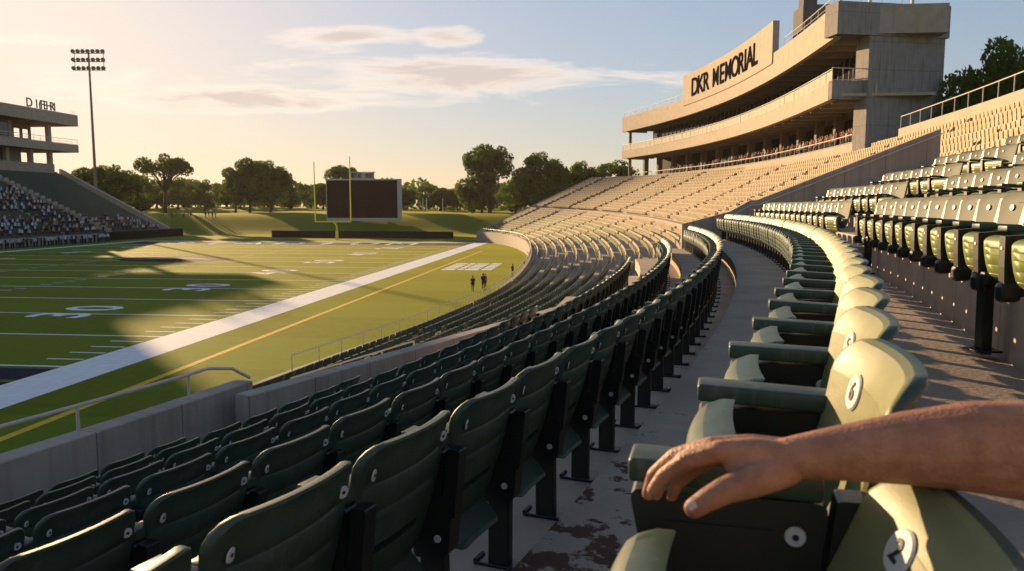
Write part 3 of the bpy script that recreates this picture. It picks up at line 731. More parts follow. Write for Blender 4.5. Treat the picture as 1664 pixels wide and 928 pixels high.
lg_ = MB(); lg_.rbox((.25, .12, .03), (.075, .07, .50), .006); lg_.rbox((.25, .12, -.193), (.14, .17, .014), .004); lg_.rbox((.25, .10, .30), (.15, .17, .10), .03)
ME['leg_drop'] = lg_.mesh('leg', M_black)
b = MB(); zc = .675; PX = .095; b.disc((PX, back_y(PX, zc) + .0025, zc), (-.13, 1, .24), .033, .003, 22); ME['plate'] = b.mesh('number_plate', M_plate)
for sgn, nm in ((-1, 'bl'), (1, 'br')):
    b = MB(); xx = sgn * .185; b.disc((xx, back_y(xx, zc) - .034, zc), (sgn * -.25, -1, -.2), .017, .003, 14); b.disc((xx, back_y(xx, zc) - .0367, zc), (sgn * -.25, -1, -.2), .005, .002, 8, 1); ME[nm] = b.mesh('bolt_cover', [M_plate, M_ink])
b = MB(); b.disc((.25 - .030, -.03, .565), (-1, 0, 0), .015, .004, 14); b.disc((.25 - .034, -.03, .565), (-1, 0, 0), .005, .002, 8, 1); b.disc((.25 + .030, -.03, .565), (1, 0, 0), .015, .004, 14); ME['sb'] = b.mesh('bolt_cover', [M_plate, M_ink])
b = MB(); b.disc((.25 + .034, -.05, .33), (1, 0, 0), .013, .004, 12); b.disc((.25 - .034, -.05, .33), (-1, 0, 0), .013, .004, 12); ME['sc'] = b.mesh('bolt_cover', [M_plate])
def child(name, me, parent):
    o = bpy.data.objects.new(name, me); C.objects.link(o); o.parent = parent; return o
def proto(leg='leg', pan='pan', arm='arm', side='side'):
    r = empty('stadium_chair', (0, -50, -50))
    bk = child('backrest', ME['back_g' if side == 'side_f' else 'back'], r); child('number_plate', ME['plate'], bk); child('bolt_cover', ME['bl'], bk); child('bolt_cover', ME['br'], bk)
    child('seat_pan', ME[pan], r); sd = child('side_standard', ME[side], r); 
    if side == 'side_f': child('bolt_cover', ME['sb_f'], sd)
    else: child('bolt_cover', ME['sb'], sd); child('bolt_cover', ME['sc'], sd)
    
    child('armrest', ME[arm], r)
    if leg: child('leg', ME[leg], r)
    return r
ORD = 'first second third fourth fifth sixth seventh eighth ninth tenth eleventh twelfth thirteenth fourteenth fifteenth sixteenth seventeenth eighteenth nineteenth twentieth'.split()
TENS = {2: 'twenty', 3: 'thirty', 4: 'forty', 5: 'fifty'}
def ordinal(n):
    if n <= 20: return ORD[n - 1]
    t, u = divmod(n, 10)
    return {3: 'thirtieth', 4: 'fortieth', 5: 'fiftieth'}[t] if u == 0 else TENS[t] + '-' + ORD[u - 1]
# rows: (key, base radius, tread z, ranges in Y, phase Y of one seat centre, description, leg)
rows = []
DESC = {0: ('green seat {o} in the row under the arm', 'seats in the row under the arm'),
        1: ('dark green seat {o} in the row just below the upper walkway', 'seats in the row just below the walkway'),
        2: ('dark green seat {o} in the second row below the walkway', 'seats in the second row below the walkway'),
        3: ('dark green seat {o} in the third row below the walkway', 'seats in the third row below the walkway'),
        4: ('dark green seat {o} in the fourth row below the walkway', 'seats in the fourth row below the walkway'),
        5: ('dark green seat {o} in the fifth row below the walkway', 'seats in the fifth row below the walkway'),
        6: ('dark green seat {o} in the lowest row beside the parapet wall', 'seats in the lowest row by the parapet')}
OFF = .60
rows.append((0, EDGE_B + .80, Z0, [(.6, WY - .6)], 1.30, 'leg'))
for k in range(1, 7): rows.append((k, EDGE_B - .95 * k + .60, Z0 - .01 - DN * k, [(-2, WY - .6)], (None, 2.14, 2.2, 1.9, 2.3, 2.0, 2.15)[k], 'leg'))
for k in range(NUP): rows.append((10 + k, EDGE_C + 1.0 * k + .07, zup(k) - .285, [(3.0, AY0 - .1), (AY1 + .1, (WY - .9, 20.6, 19.2, 18.4, 17.4, 16.6, 16)[min(k, 6)])], 3.5, 'leg'))
cand = []
for key, R, z, rng, ph, lg in rows:
    t0 = th(R, ph); n = 0; segs = {}
    step = (.505 if key < 10 else .70) / R
    for j in range(-14, 60):
        t = t0 + j * step; x, y = pol(R, t)
        seg = [i for i, (a, b_) in enumerate(rng) if a <= y <= b_]
        if not seg: continue
        if 1 <= key <= 6:
            fx, fy = pol(R - .42, t)
            if fy > 9.7 and not right_of_w2(fx - .25, fy): continue
            if y > {6: 7.3, 5: 8.9, 4: 12.6, 3: 19.5, 2: 22.6}.get(key, 99): continue
        pr = project(x, y, z + .7)
        vis = pr and -260 < pr[0] < 1900 and pr[1] < 1350
        if not vis: continue
        segs.setdefault(seg[0], []).append((x, y, z, t, R))
    for sg, L in segs.items():
        for i, (x, y, zz, t, R) in enumerate(L): cand.append((math.sqrt(x * x + y * y + (zz + .7 - EYE) ** 2), key, sg, i, x, y, zz, t, R))
cand.sort()
SEATS = []
p_b, p_norm, p_drop, p_none = proto('leg', 'pan_d'), proto('leg', 'pan_s', 'arm_s', 'side_s'), proto('leg_drop', 'pan_f', 'arm', 'side_f'), proto(None, 'pan_f', 'arm', 'side_f')
near300, rest = cand[:300], cand[300:]
UPN = ['first raised row', 'second raised row', 'third raised row', 'fourth raised row', 'fifth raised row', 'sixth raised row', 'seventh raised row', 'eighth raised row', 'ninth raised row', 'tenth raised row']
cnt = 0
for d, key, sg, i, x, y, z, t, R in near300:
    src = p_b if key == 0 else p_norm if key < 10 else (p_drop if key == 10 and sg == 0 and i % 9 == 2 else p_none)
    r = copy_tree(src); r.location = (x, y, z); r.rotation_euler = (random.uniform(-.012, .012), random.uniform(-.006, .006), t + math.pi / 2 + (.17 * math.exp(-max(0, y - 1) / 5) if key == 0 else .27 if key >= 10 else 0))
    if key == 0 and not .55 < y < 1.05:
        for ch in r.children:
            if ch.name.startswith('backrest'): ch.matrix_basis = Matrix.Translation((0, 0, .30)) @ Matrix.Scale(1.05, 4, (0, 0, 1)) @ Matrix.Translation((0, 0, -.30))
    if key >= 10:
        r.scale = (1.34, 1, 1)
        for ch in r.children:
            if ch.name.startswith('backrest'): ch.matrix_basis = Matrix.Translation((0, -.02, 0)) @ Matrix.Scale(1.16, 4, (0, 0, 1)) @ Matrix.Scale(.86, 4, (1, 0, 0))
            if ch.name.startswith('backrest'):
                for pl in ch.children:
                    if pl.name.startswith('number_plate'): pl.matrix_basis = Matrix.Translation((.05, -.016, .24)) @ Matrix.Scale(.62, 4)
            if ch.name.startswith('seat_pan'): ch.matrix_basis = Matrix.Translation((0, 0, .03)) @ Matrix.Scale(.90, 4, (0, 0, 1)) @ Matrix.Scale(.98, 4, (1, 0, 0))
    if key == 0 and .55 < y < 1.05:
        for ch in r.children:
            if ch.name.startswith('seat_pan'): ch.matrix_basis = Matrix.Scale(.90, 4, (0, 0, 1))
            if ch.name.startswith('backrest'): ch.matrix_basis = Matrix.Translation((0, .03, .30)) @ Matrix.Rotation(rad(11), 4, 'X') @ Matrix.Scale(.90, 4, (0, 0, 1)) @ Matrix.Translation((0, -.03, -.30))
    if key < 10:
        lab, grp = DESC[key]; tag(r, lab.format(o=ordinal(i + 1) + ' from the near end'), 'stadium seat', grp)
    else:
        side = 'near aisle side' if sg == 0 else 'far aisle side'
        tag(r, 'olive seat %s from the end of the %s, %s' % (ordinal(i + 1), UPN[key - 10], side), 'stadium seat', 'seats in the %s, %s' % (UPN[key - 10], side))
    if key == 0 and 0 < y < 4.2:
        for ch in r.children:
            if ch.name.startswith('backrest'):
                for pl in ch.children:
                    if pl.name.startswith('number_plate'):
                        num = str(7 - cnt % 7) if cnt else '2'; 
                        me = glyph_mesh(num, .046, .0006, .0008, name='number'); pz = zc
                        # plate faces +Y: text runs along -X seen from the front
                        M = Matrix.Translation((PX - .0006, back_y(PX, pz) + .0068, pz)) @ Matrix.Rotation(rad(7.5), 4, 'Z') @ Matrix.Rotation(math.pi, 4, 'Z') @ Matrix.Rotation(rad(90 - 13.5), 4, 'X')
                        me.transform(M); ch2 = bpy.data.objects.new('number_plate_digit', me); C.objects.link(ch2); ch2.parent = ch
        cnt += 1
    SEATS.append(r)
def kill(o):
    for c_ in list(o.children): kill(c_)
    bpy.data.objects.remove(o)
kill(p_b); kill(p_norm); kill(p_drop); kill(p_none)
# every remaining seat (far ends of the near block, and the whole bowl) in one object
MBS = MB()
lowb = make_back(True); lowp = make_pan(True); lows = make_side(True); arm_l = MB(); arm_l.box((.25, .055, .636), (.056, .34, .04))
leg_l = MB(); leg_l.box((.25, -.02, .14), (.05, .08, .28))
def add_seat(x, y, z, rz, parts):
    M = Matrix.Translation((x, y, z)) @ Matrix.Rotation(rz, 4, 'Z')
    for p, ms in parts:
        b0 = len(MBS.v); MBS.v.extend(tuple(M @ Vector(v)) for v in p.v)
        for f, mi in zip(p.f, p.m): MBS.f.append(tuple(q + b0 for q in f)); MBS.m.append(ms[mi])
for d, key, sg, i, x, y, z, t, R in rest:
    add_seat(x, y, z, t + math.pi / 2, [(lowb, (5 if key >= 10 else 0, 1)), (lowp, (2, 1)), (lows, (3,)), (arm_l, (1,))] + ([(leg_l, (3,))] if key < 10 else []))
fb = MB()
fb.prism([(.03, .32), (.0, .32), (-.145, .76), (-.11, .76)], -.225, .225)
for q in range(1): fb.m[3] = 0
fp_ = MB(); fp_.prism([(.20, .28), (.16, .28), (.18, .64), (.22, .64)], -.205, .205)
AIS = [1.2, 2.35, 3.45, 4.4, 5.25, 6.1, 6.95, 7.8, 8.55, 9.2, 9.7]
# front faces of the coarse seat: find the polygon whose normal points forward
def mark_front(p, mi_front, mi_other):
    for k, f in enumerate(p.f):
        a, b_, c_ = (Vector(p.v[f[0]]), Vector(p.v[f[1]]), Vector(p.v[f[2]])); ctr = sum((Vector(p.v[q]) for q in f), Vector()) / len(f)
        allc = sum((Vector(v) for v in p.v), Vector()) / len(p.v); n_ = (b_ - a).cross(c_ - a)
        if n_.dot(ctr - allc) < 0: n_ = -n_
        p.m[k] = mi_front if n_.normalized().y > .7 else mi_other
mark_front(fb, 0, 1); mark_front(fp_, 2, 1)
nb = 0
for k in range(NR):
    t = (k + .62) / NR; ds = .25
    prevp = bowl_pt(0, t); acc = 0; s = 0
    while s < NS - .04:
        s += .004; p = bowl_pt(s, t); acc += math.hypot(p[0] - prevp[0], p[1] - prevp[1]); prevp = p
        if acc >= .56:
            acc = 0
            if p[1] < 18.3 and math.hypot(p[0] - CX, p[1] - CY) < 80: continue
            pin = bowl_pt(s, t - .03)
            if in_near(*p) or in_near(*pin) or in_near(p[0], p[1] - .5): continue
            if any(abs(s - a_) < .045 for a_ in AIS): continue
            if k in (14,) : continue
            q = bowl_pt(s + .02, t); tx, ty = q[0] - p[0], q[1] - p[1]
            add_seat(p[0], p[1], EYE - prof_e((k + .5) / NR, s), math.atan2(ty, tx), [(fb, {0: 4, 1: 1 if k < 14 else 4}), (fp_, {2: 2 if k < 11 else 4, 1: 1})]); nb += 1
print('bowl seats', nb, 'cand', len(cand))
o = MBS.build('rows_of_seats', [M_front, M_rear, M_pan, M_black, M_beige, M_grey]); tag(o, 'the thousands of green and cream folding seats filling the curved bowl', 'seats', kind='stuff')
# aisle railings in the bowl: short dark loops at each aisle
# ================================================================ PRESS BUILDING on the right
GP = [(27.0, 66.5), (28.2, 79), (28.9, 92), (28.7, 106), (27.2, 121), (24.4, 136), (21.0, 149)]
gp = resample(GP, 2.2); gn = with_normals(gp, 1)
gc = sum((Vector((p[0], p[1], 0)) for p in gp), Vector()) / len(gp)
# ends must be square to the view: keep the outward direction constant near the right end
g = empty('press_building', (30, 64, 12)); tag(g, 'long curved concrete press building with two roofed decks and black lettering', 'building')
def gpart(mb, name, m, parent=None, **k):
    o = mb.build(name, m, **k); p = parent or g; o.parent = p
    if p is g: o.location = -g.location
    return o
def sub(o): return o
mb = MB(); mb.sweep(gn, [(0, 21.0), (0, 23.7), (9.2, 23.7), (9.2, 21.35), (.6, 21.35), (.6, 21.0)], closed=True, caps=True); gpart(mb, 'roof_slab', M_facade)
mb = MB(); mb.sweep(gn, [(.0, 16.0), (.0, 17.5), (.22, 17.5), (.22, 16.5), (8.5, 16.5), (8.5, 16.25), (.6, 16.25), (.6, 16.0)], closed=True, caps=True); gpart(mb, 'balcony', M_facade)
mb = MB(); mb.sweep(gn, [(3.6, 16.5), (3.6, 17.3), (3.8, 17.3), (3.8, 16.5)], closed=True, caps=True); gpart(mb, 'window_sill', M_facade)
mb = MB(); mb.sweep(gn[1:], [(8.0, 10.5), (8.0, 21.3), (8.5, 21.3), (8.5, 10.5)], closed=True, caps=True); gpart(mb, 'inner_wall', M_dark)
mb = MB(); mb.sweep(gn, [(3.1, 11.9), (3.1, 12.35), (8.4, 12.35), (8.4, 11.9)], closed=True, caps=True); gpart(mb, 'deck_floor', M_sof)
# lower deck parapet, where spectators stand
mb = MB(); mb.sweep([p for p in gn if p[1] > 68], [(2.95, 9.6), (2.95, 12.6), (3.12, 12.6), (3.12, 9.6)], closed=True, caps=True); gpart(mb, 'deck_parapet', M_facade)
# windows: dark panes between mullions on the upper deck
L = 0; cum = [0]
for a, b_ in zip(gn, gn[1:]): cum.append(cum[-1] + math.hypot(b_[0] - a[0], b_[1] - a[1]))
def at_len(s, off):
    for i in range(len(cum) - 1):
        if cum[i + 1] >= s or i == len(cum) - 2:
            f = (s - cum[i]) / (cum[i + 1] - cum[i]); a, b_ = gn[i], gn[i + 1]
            nx, ny = a[2] * (1 - f) + b_[2] * f, a[3] * (1 - f) + b_[3] * f; l = math.hypot(nx, ny)
            return a[0] + (b_[0] - a[0]) * f + nx / l * off, a[1] + (b_[1] - a[1]) * f + ny / l * off, math.atan2(ny, nx)
TOT = cum[-1]
nwin = 46
for i in range(nwin):
    s = 7 + (TOT - 12) * (i + .5) / nwin; wd = (TOT - 12) / nwin
    x, y, a = at_len(s, 4.2); mb = MB(); mb.box((0, 0, 0), (.06, wd - .16, 3.6)); o = gpart(mb, 'window', M_glass); o.location = Vector((x, y, 19.2)) - g.location; o.rotation_euler = (0, 0, a)
    mb = MB(); mb.box((0, wd / 2, 0), (.2, .14, 3.9)); mb.box((0, 0, 1.85), (.14, wd, .12)); o2 = mb.build('window_frame', M_sof, o)
# roof beams under the two slabs and columns
for i in range(26):
    s = 1.5 + (TOT - 3) * i / 25; x, y, a = at_len(s, 2.5); 
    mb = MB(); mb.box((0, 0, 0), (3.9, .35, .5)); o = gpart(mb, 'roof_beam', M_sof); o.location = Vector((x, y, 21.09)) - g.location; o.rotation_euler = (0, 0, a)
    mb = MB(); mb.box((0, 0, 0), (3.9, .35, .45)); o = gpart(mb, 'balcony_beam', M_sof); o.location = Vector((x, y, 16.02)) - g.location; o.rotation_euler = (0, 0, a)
for i in range(15):
    s = .6 + (TOT - 1.6) * (i / 14) ** 1.0
    x, y, a = at_len(s, 4.6)
    if i: mb = MB(); mb.box((0, 0, 0), (.85, .7, 4.2)); o = gpart(mb, 'column', M_facade); o.location = Vector((x, y, 14.1)) - g.location; o.rotation_euler = (0, 0, a)
x, y, a = at_len(TOT - 1.2, 1.2)
for z, h in ((19.2, 3.6), (13.0, 6.5)):
    mb = MB(); mb.box((0, 0, 0), (.5, .5, h)); o = gpart(mb, 'end_column', M_facade); o.location = Vector((x, y, z)) - g.location
# end block facing the viewer
nx, ny = gn[0][2], gn[0][3]
ex, ey = gp[0]; ax = Vector((.985, .17, 0)).normalized(); ay = Vector((-ax.y, ax.x, 0))
mb = MB()
def quadbox(mb, o, l0, l1, w0, w1, z0, z1):
    P = [o + ax * a + ay * b for a, b in ((l0, w0), (l1, w0), (l1, w1), (l0, w1))]
    lo = [mb.vert((p.x, p.y, z0)) for p in P]; hi = [mb.vert((p.x, p.y, z1)) for p in P]
    mb.face(lo[::-1], 0, [(0, 0)] * 4); mb.face(hi, 0, [(0, 0)] * 4); l = [l1 - l0, w1 - w0, l1 - l0, w1 - w0]; u = 0
    for i in range(4): mb.face([lo[i], lo[(i + 1) % 4], hi[(i + 1) % 4], hi[i]], 0, [(u, z0), (u + l[i], z0), (u + l[i], z1), (u, z1)])
O = Vector((ex, ey, 0))
quadbox(mb, O, 2.8, 9.9, -.9, .9, 6.0, 21.2); 
o = gpart(mb, 'end_block', M_endwall)
mb = MB(); quadbox(mb, O, -.25, 10.2, -1.0, .9, 21.2, 23.85); gpart(mb, 'roof_end', M_endwall)
mb = MB(); quadbox(mb, O, -.05, 2.9, -.25, .3, 16.0, 17.55); gpart(mb, 'balcony_end', M_endwall)
# sign wall above the roof line, with the lettering
def path_between(u_lo, u_hi):
    s0 = s1 = None
    out = []
    for k in range(0, 400):
        s = TOT * k / 399; x, y, a = at_len(s, 0); u = 832 + 1250 * x / y
        if u_lo <= u <= u_hi: out.append(s)
    return out[0], out[-1]
sa, sb = path_between(1105, 1246)
pth = []
for k in range(25):
    s = sa + (sb - sa) * k / 24; x, y, a = at_len(s, -.12); x2, y2, _ = at_len(s, 1); l = math.hypot(x2 - x, y2 - y); pth.append((x, y, (x2 - x) / l, (y2 - y) / l, 0))
mb = MB(); mb.sweep(pth, [(0, 22.6), (0, 27.2), (.7, 27.2), (.7, 22.6)], closed=True, caps=True); sw = gpart(mb, 'sign_wall', M_facade)
s0l, s1l = path_between(1119, 1224); txt = 'DKR MEMORIAL'
x = 0; widths = {'D': .78, 'K': .76, 'R': .76, ' ': .42, 'M': .98, 'E': .66, 'O': .86, 'I': .36, 'A': .80, 'L': .62}
tot = sum(widths[c_] for c_ in txt); cur = 0
for c_ in txt:
    wd = widths[c_]
    if c_ != ' ':
        s = s1l - (s1l - s0l) * (cur + wd / 2) / tot; x, y, a = at_len(s, -.16)
        me = glyph_mesh(c_, 3.75, .05, .02 if c_ == 'M' else .045, name='letter', m=M_sign)
        me.transform(Matrix.Scale((s1l - s0l) / tot / 2.75 * (.84 if c_ == 'M' else .97), 4, (1, 0, 0)))
        o = bpy.data.objects.new('letter', me); C.objects.link(o); o.parent = g
        # face the field: text x runs toward decreasing path length
        o.matrix_basis = Matrix.Translation(Vector((x, y, 24.75)) - g.location) @ Matrix.Rotation(a - math.pi / 2, 4, 'Z') @ Matrix.Rotation(math.pi / 2, 4, 'X')
    cur += wd
x, y, a = at_len(sa + 1.0, 3.2)
def uz(u, Y): return (u - 832) / 1250 * Y
mb = MB(); mb.box((0, 0, 0), (3.0, 3.4, 5.4)); o = gpart(mb, 'roof_tower', M_endwall); o.location = Vector((x + 1.6, y + 1.2, 26.3)) - g.location; o.rotation_euler = (0, 0, a)
mb = MB(); mb.box((0, 0, 0), (1.5, 1.5, 1.3)); o = gpart(mb, 'chimney', M_endwall); o.location = Vector((x + 1.2, y + 1.4, 29.6)) - g.location
def bpts(s0, s1, off, z, step=1.7):
    n = max(2, int((s1 - s0) / step)); out = []
    for k in range(n + 1):
        x, y, a = at_len(s0 + (s1 - s0) * k / n, off); out.append((x, y, z))
    return out
rail('balcony_railing', None, bpts(.2, TOT - .2, .12, 17.5), 1.05, r=.045, parent=g, mids=(.08,), pr=.03)
rail('roof_railing', None, bpts(1.2, sa - 3.2, .3, 23.7, 2.2), 1.0, r=.04, parent=g, mids=(.5,), pr=.03)
rail('roof_railing', None, bpts(sb + .5, TOT - .3, .3, 23.7, 2.4), .9, r=.035, parent=g, mids=(.5,), pr=.03)
rail('deck_railing', None, bpts(3.5, TOT - .5, 3.04, 12.6, 1.6), .75, r=.05, parent=g, mids=(.1,), pr=.035)
e_ = [O + ax * k + ay * -.15 for k in (0, .95, 1.9, 2.85)]
rail('balcony_railing', None, [(p.x, p.y, 17.55) for p in e_], 1.05, r=.045, parent=g, mids=(.08,), pr=.03)
# mesh infill panels behind the balcony rail
M_mesh = mat('rail_mesh_panel', (.36, .31, .24), rough=.8, var=.2, vscale=6)
mb = MB(); P = bpts(.2, TOT - .2, .135, 17.6)
for a_, b_ in zip(P, P[1:]): mb.face([mb.vert(a_), mb.vert(b_), mb.vert((b_[0], b_[1], 18.45)), mb.vert((a_[0], a_[1], 18.45))])
o = gpart(mb, 'rail_panels', M_mesh)
md = o.modifiers.new('t', 'SOLIDIFY'); md.thickness = .02
for q, (k, hh) in enumerate(((.7, 2.4), (3.4, 4.5), (7.4, 3.5))):
    p = O + ax * k + ay * .2; mb = MB(); mb.tube([(0, 0, 0), (0, 0, hh)], .16 if q else .12, 8); o = gpart(mb, 'roof_mast', M_steel); o.location = Vector((p.x, p.y, 23.8)) - g.location
rail('end_roof_railing', None, [((O + ax * k + ay * -.5).x, (O + ax * k + ay * -.5).y, 23.85) for k in (.2, 2.1, 4.0, 5.9)], 1.0, r=.035, parent=g, pr=.03)
# ================================================================ LEFT STAND
gl = empty('far_left_stand', (-80, 140, 0)); tag(gl, 'shaded grandstand with dark green rows across the field at the left edge', 'grandstand')
def lpart(mb, name, m, parent=None, **k):
    o = mb.build(name, m, **k); p = parent or gl; o.parent = p
    if p is gl: o.location = -gl.location
    return o
LD = Vector((.115, .993, 0)).normalized(); LN = Vector((-LD.y, LD.x, 0))    # along, and away from the field
LO = Vector((-77.3, 178, 0))
def lp(a, n, z): p = LO + LD * a + LN * n; return (p.x, p.y, z)
def lbox(mb, a0, a1, n0, n1, z0, z1, mi=0):
    P = [(a0, n0), (a1, n0), (a1, n1), (a0, n1)]; lo = [mb.vert(lp(a, n, z0)) for a, n in P]; hi = [mb.vert(lp(a, n, z1)) for a, n in P]
    mb.face(lo[::-1], mi, [(0, 0)] * 4); mb.face(hi, mi, [(0, 0)] * 4); u = 0
    for i in range(4):
        l = abs(a1 - a0) if i % 2 == 0 else abs(n1 - n0); mb.face([lo[i], lo[(i + 1) % 4], hi[(i + 1) % 4], hi[i]], mi, [(u, z0), (u + l, z0), (u + l, z1), (u, z1)])
M_lseat = mat('far_green_seats', (.075, .085, .06), rough=.7, var=.25, vscale=1.2, mapscale=(1, 1, 6))
mb = MB(); NLR = 22
def lrow(k): return 3.0 + 1.15 * k, 1.5 + .60 * k
for k in range(NLR):
    n0, z = lrow(k); lbox(mb, -100, -.4, n0, n0 + 1.15, z - .60 if k else 0, z)
lpart(mb, 'stand_steps', M_bowl)
for lo_, hi_ in ((-100, -62), (-60.5, -33.5), (-32, -1.2)):
    for k in range(NLR):
        n0, z = lrow(k); mb = MB(); lbox(mb, lo_, hi_, n0 + .45, n0 + .95, z + .02, z + .42); lbox(mb, lo_, hi_, n0 + .95, n0 + 1.05, z + .02, z + .74); lpart(mb, 'bench_row', M_lseat)
# end parapet, sloping
mb = MB(); P = [(2.0, 0), (2.0, 2.0), (3.0, 2.6), (3.0 + 1.15 * NLR, 1.5 + .60 * NLR + .9), (3.0 + 1.15 * NLR, 0)]
A = [mb.vert(lp(-.4, n, z)) for n, z in P]; B2 = [mb.vert(lp(.5, n, z)) for n, z in P]
mb.face(A[::-1], 0, [(n, z) for n, z in P][::-1]); mb.face(B2, 0, [(n, z) for n, z in P])
for i in range(len(P)): mb.face([A[i], A[(i + 1) % 5], B2[(i + 1) % 5], B2[i]], 0, [(0, 0), (4, 0), (4, .9), (0, .9)])
lpart(mb, 'end_parapet', M_facade)
# diagonal aisle wall between the crowd and the empty upper rows
mb = MB(); a0 = -20.5
for k in range(NLR):
    n0, z = lrow(k); aa = a0 - k * .2
    lbox(mb, aa - .3, aa + .9, n0, n0 + 1.15, z + .0, z + 1.0)
lpart(mb, 'aisle_wall', M_facade)
NT = 3.0 + 1.15 * NLR; ZT = 1.5 + .60 * NLR
gb = empty('far_left_building', (-100, 160, ZT)); tag(gb, 'concrete press box with open roofed decks above the stand at the left edge', 'building')
def bpart(mb, name, m, **k): o = mb.build(name, m, **k); o.parent = gb; o.location = -gb.location; return o
ZR0, ZR1 = 25.6, 28.2
mb = MB(); lbox(mb, -60, 3.0, NT - 3.0, NT + 11, ZR0, ZR1); bpart(mb, 'roof_slab', M_facade)
mb = MB(); lbox(mb, -60, 3.0, NT - 2.8, NT + 10, 19.5, 21.3); bpart(mb, 'balcony', M_facade)
mb = MB(); lbox(mb, -60, -2.2, NT - .3, NT + 9, ZT - .6, 16.6); bpart(mb, 'base_wall', M_facade)
mb = MB(); lbox(mb, -60, -10.5, NT + 1.2, NT + 9, 16.6, 19.5); bpart(mb, 'lower_room', M_sof)
mb = MB(); lbox(mb, -60, -12.0, NT + 1.5, NT + 8, 21.3, 25.6); bpart(mb, 'upper_room', M_sof)
mb = MB(); lbox(mb, -12, -3.0, NT + 5.0, NT + 5.3, 24.4, 25.6); lbox(mb, -12, -3.0, NT + 5.0, NT + 5.3, 21.3, 22.4); bpart(mb, 'open_window_band', M_sof)
for a in (-2.6, -5.2, -7.8, -10.4):
    mb = MB(); lbox(mb, a - .2, a + .2, NT + 4.9, NT + 5.4, 21.3, 25.6); bpart(mb, 'window_post', M_sof)
for a, zz in ((-2.9, (21.3, 25.6)), (-2.9, (16.6, 19.5)), (-2.9, (ZT - 1.0, 16.6)), (-9.0, (16.6, 19.5)), (-16, (16.6, 19.5)), (-24, (16.6, 19.5)), (-32, (16.6, 19.5))):
    mb = MB(); lbox(mb, a - .45, a + .45, NT - .2, NT + .7, zz[0] + .003, zz[1] - .003); bpart(mb, 'column', M_facade)
for a in range(-58, -13, 5):
    mb = MB(); lbox(mb, a + .3, a + 4.4, NT + 1.38, NT + 1.47, 22.2, 24.8); bpart(mb, 'window', M_glass)
    mb = MB(); lbox(mb, a + 4.45, a + 5.2, NT + 1.3, NT + 1.45, 21.3, 25.4); bpart(mb, 'window_frame', M_facade)
rail('balcony_railing', None, [Vector(lp(a, NT - 2.7, 21.3)) for a in [-58 + 2.03 * i for i in range(31)]], 1.1, r=.05, parent=gb, mids=(.1, .5), pr=.03)
rail('roof_aerials', None, [Vector(lp(a, NT - 2.5, 28.2)) for a in (1.2, 2.0, 2.6)], .7, r=.02, parent=gb, pr=.03)
# unseen tall block, added to throw shade over the near left field
mb = MB(); lbox(mb, -95, -17, NT + 1, NT + 12, ZR1 + .01, 44); bpart(mb, 'added_shade_block', M_facade)
# frame letters on the roof edge
for i, (ch, a) in enumerate((('D', -11.6), ('I', -9.4), ('(', -8.4), ('F', -7.7), ('E', -6.7), ('H', -5.6), ('R', -4.6), ('1', -3.8))):
    me = glyph_mesh(ch, 2.7, .06, .02 if i else .03, name='roof_letter', m=M_sof)
    o = bpy.data.objects.new('roof_letter', me); C.objects.link(o); o.parent = gb
    an = math.atan2(LD.y, LD.x)
    p = Vector(lp(a, NT - 2.4, 29.2)); o.matrix_basis = Matrix.Translation(p - gb.location) @ Matrix.Rotation(an, 4, 'Z') @ Matrix.Rotation(math.pi / 2, 4, 'X')
# black field-side walls
M_pad = mat('black_padding', (.012, .014, .018), rough=.9, spec=.05, var=.2)
def seg_wall(name, label, P0, P1, h, t, m):
    d = (Vector(P1) - Vector(P0)); L_ = d.length; an = math.atan2(d.y, d.x); mb = MB(); n = max(1, int(L_ / 3))
    for i in range(n): mb.rbox((L_ * (i + .5) / n, 0, h / 2), (L_ / n - .02, t, h), .04)
    o = mb.build(name, m); o.location = P0; o.rotation_euler = (0, 0, an); tag(o, label, 'wall'); return o
seg_wall('padded_wall', 'low black padded wall at the foot of the left stand, beside the crowd', lp(-24, 1.4, 0), lp(4.6, 1.4, 0), 1.75, .4, M_pad)
seg_wall('padded_wall', 'long low black padded wall behind the goalpost at the end of the field', (uz(437, 172), 174.5, 0), (uz(738, 168), 165.5, 0), 1.5, .4, M_pad)
# ================================================================ GOALPOST, SCOREBOARD, FLOODLIGHT
M_gp = mat('goalpost_yellow', (.80, .74, .03), rough=.45, var=.05)
Yg = 160; xg = uz(548, Yg)
r = empty('goalpost', (xg, Yg, 0)); tag(r, 'bright yellow gooseneck goalpost with two tall uprights', 'goalpost')
mb = MB(); cz = 3.75; mb.tube([(0, 0, 0), (0, 0, 2.2), (-.05, 0, 2.9), (-.35, -.1, 3.4), (-.75, -.2, cz)], .17, 10); mb.build('gooseneck', M_gp, r, smooth=True)
mb = MB(); mb.rbox((0, 0, .95), (.55, .55, 1.9), .12); pd = mb.build('post_padding', M_gp, r)
x0, x1 = uz(513.5, Yg) - xg, uz(571, Yg) - xg
mb = MB(); mb.tube([(x0, 0, cz), (x1, 0, cz)], .16, 10); mb.build('crossbar', M_gp, r, smooth=True)
for xx, zt in ((x0, EYE + 9.1), (x1, EYE + 10.1)): mb = MB(); mb.tube([(xx, 0, cz), (xx, 0, zt)], [.14, .10], 8); mb.build('upright', M_gp, r, smooth=True)
Ys = 202; r = empty('scoreboard', (uz(593, Ys), Ys, ground_z(-35, Ys))); tag(r, 'large blank black scoreboard in a pale frame on the grass bank', 'scoreboard'); r.rotation_euler = (0, 0, rad(-4))
M_frame = mat('scoreboard_frame', (.48, .45, .42), rough=.5, var=.06); M_screen = mat('dark_screen', (.010, .010, .012), rough=.9, spec=.05, var=.25, vscale=1.5)
z0 = r.location.z; wv = 19.8; zb, zt = EYE - 3.9 - z0, EYE + 7.0 - z0
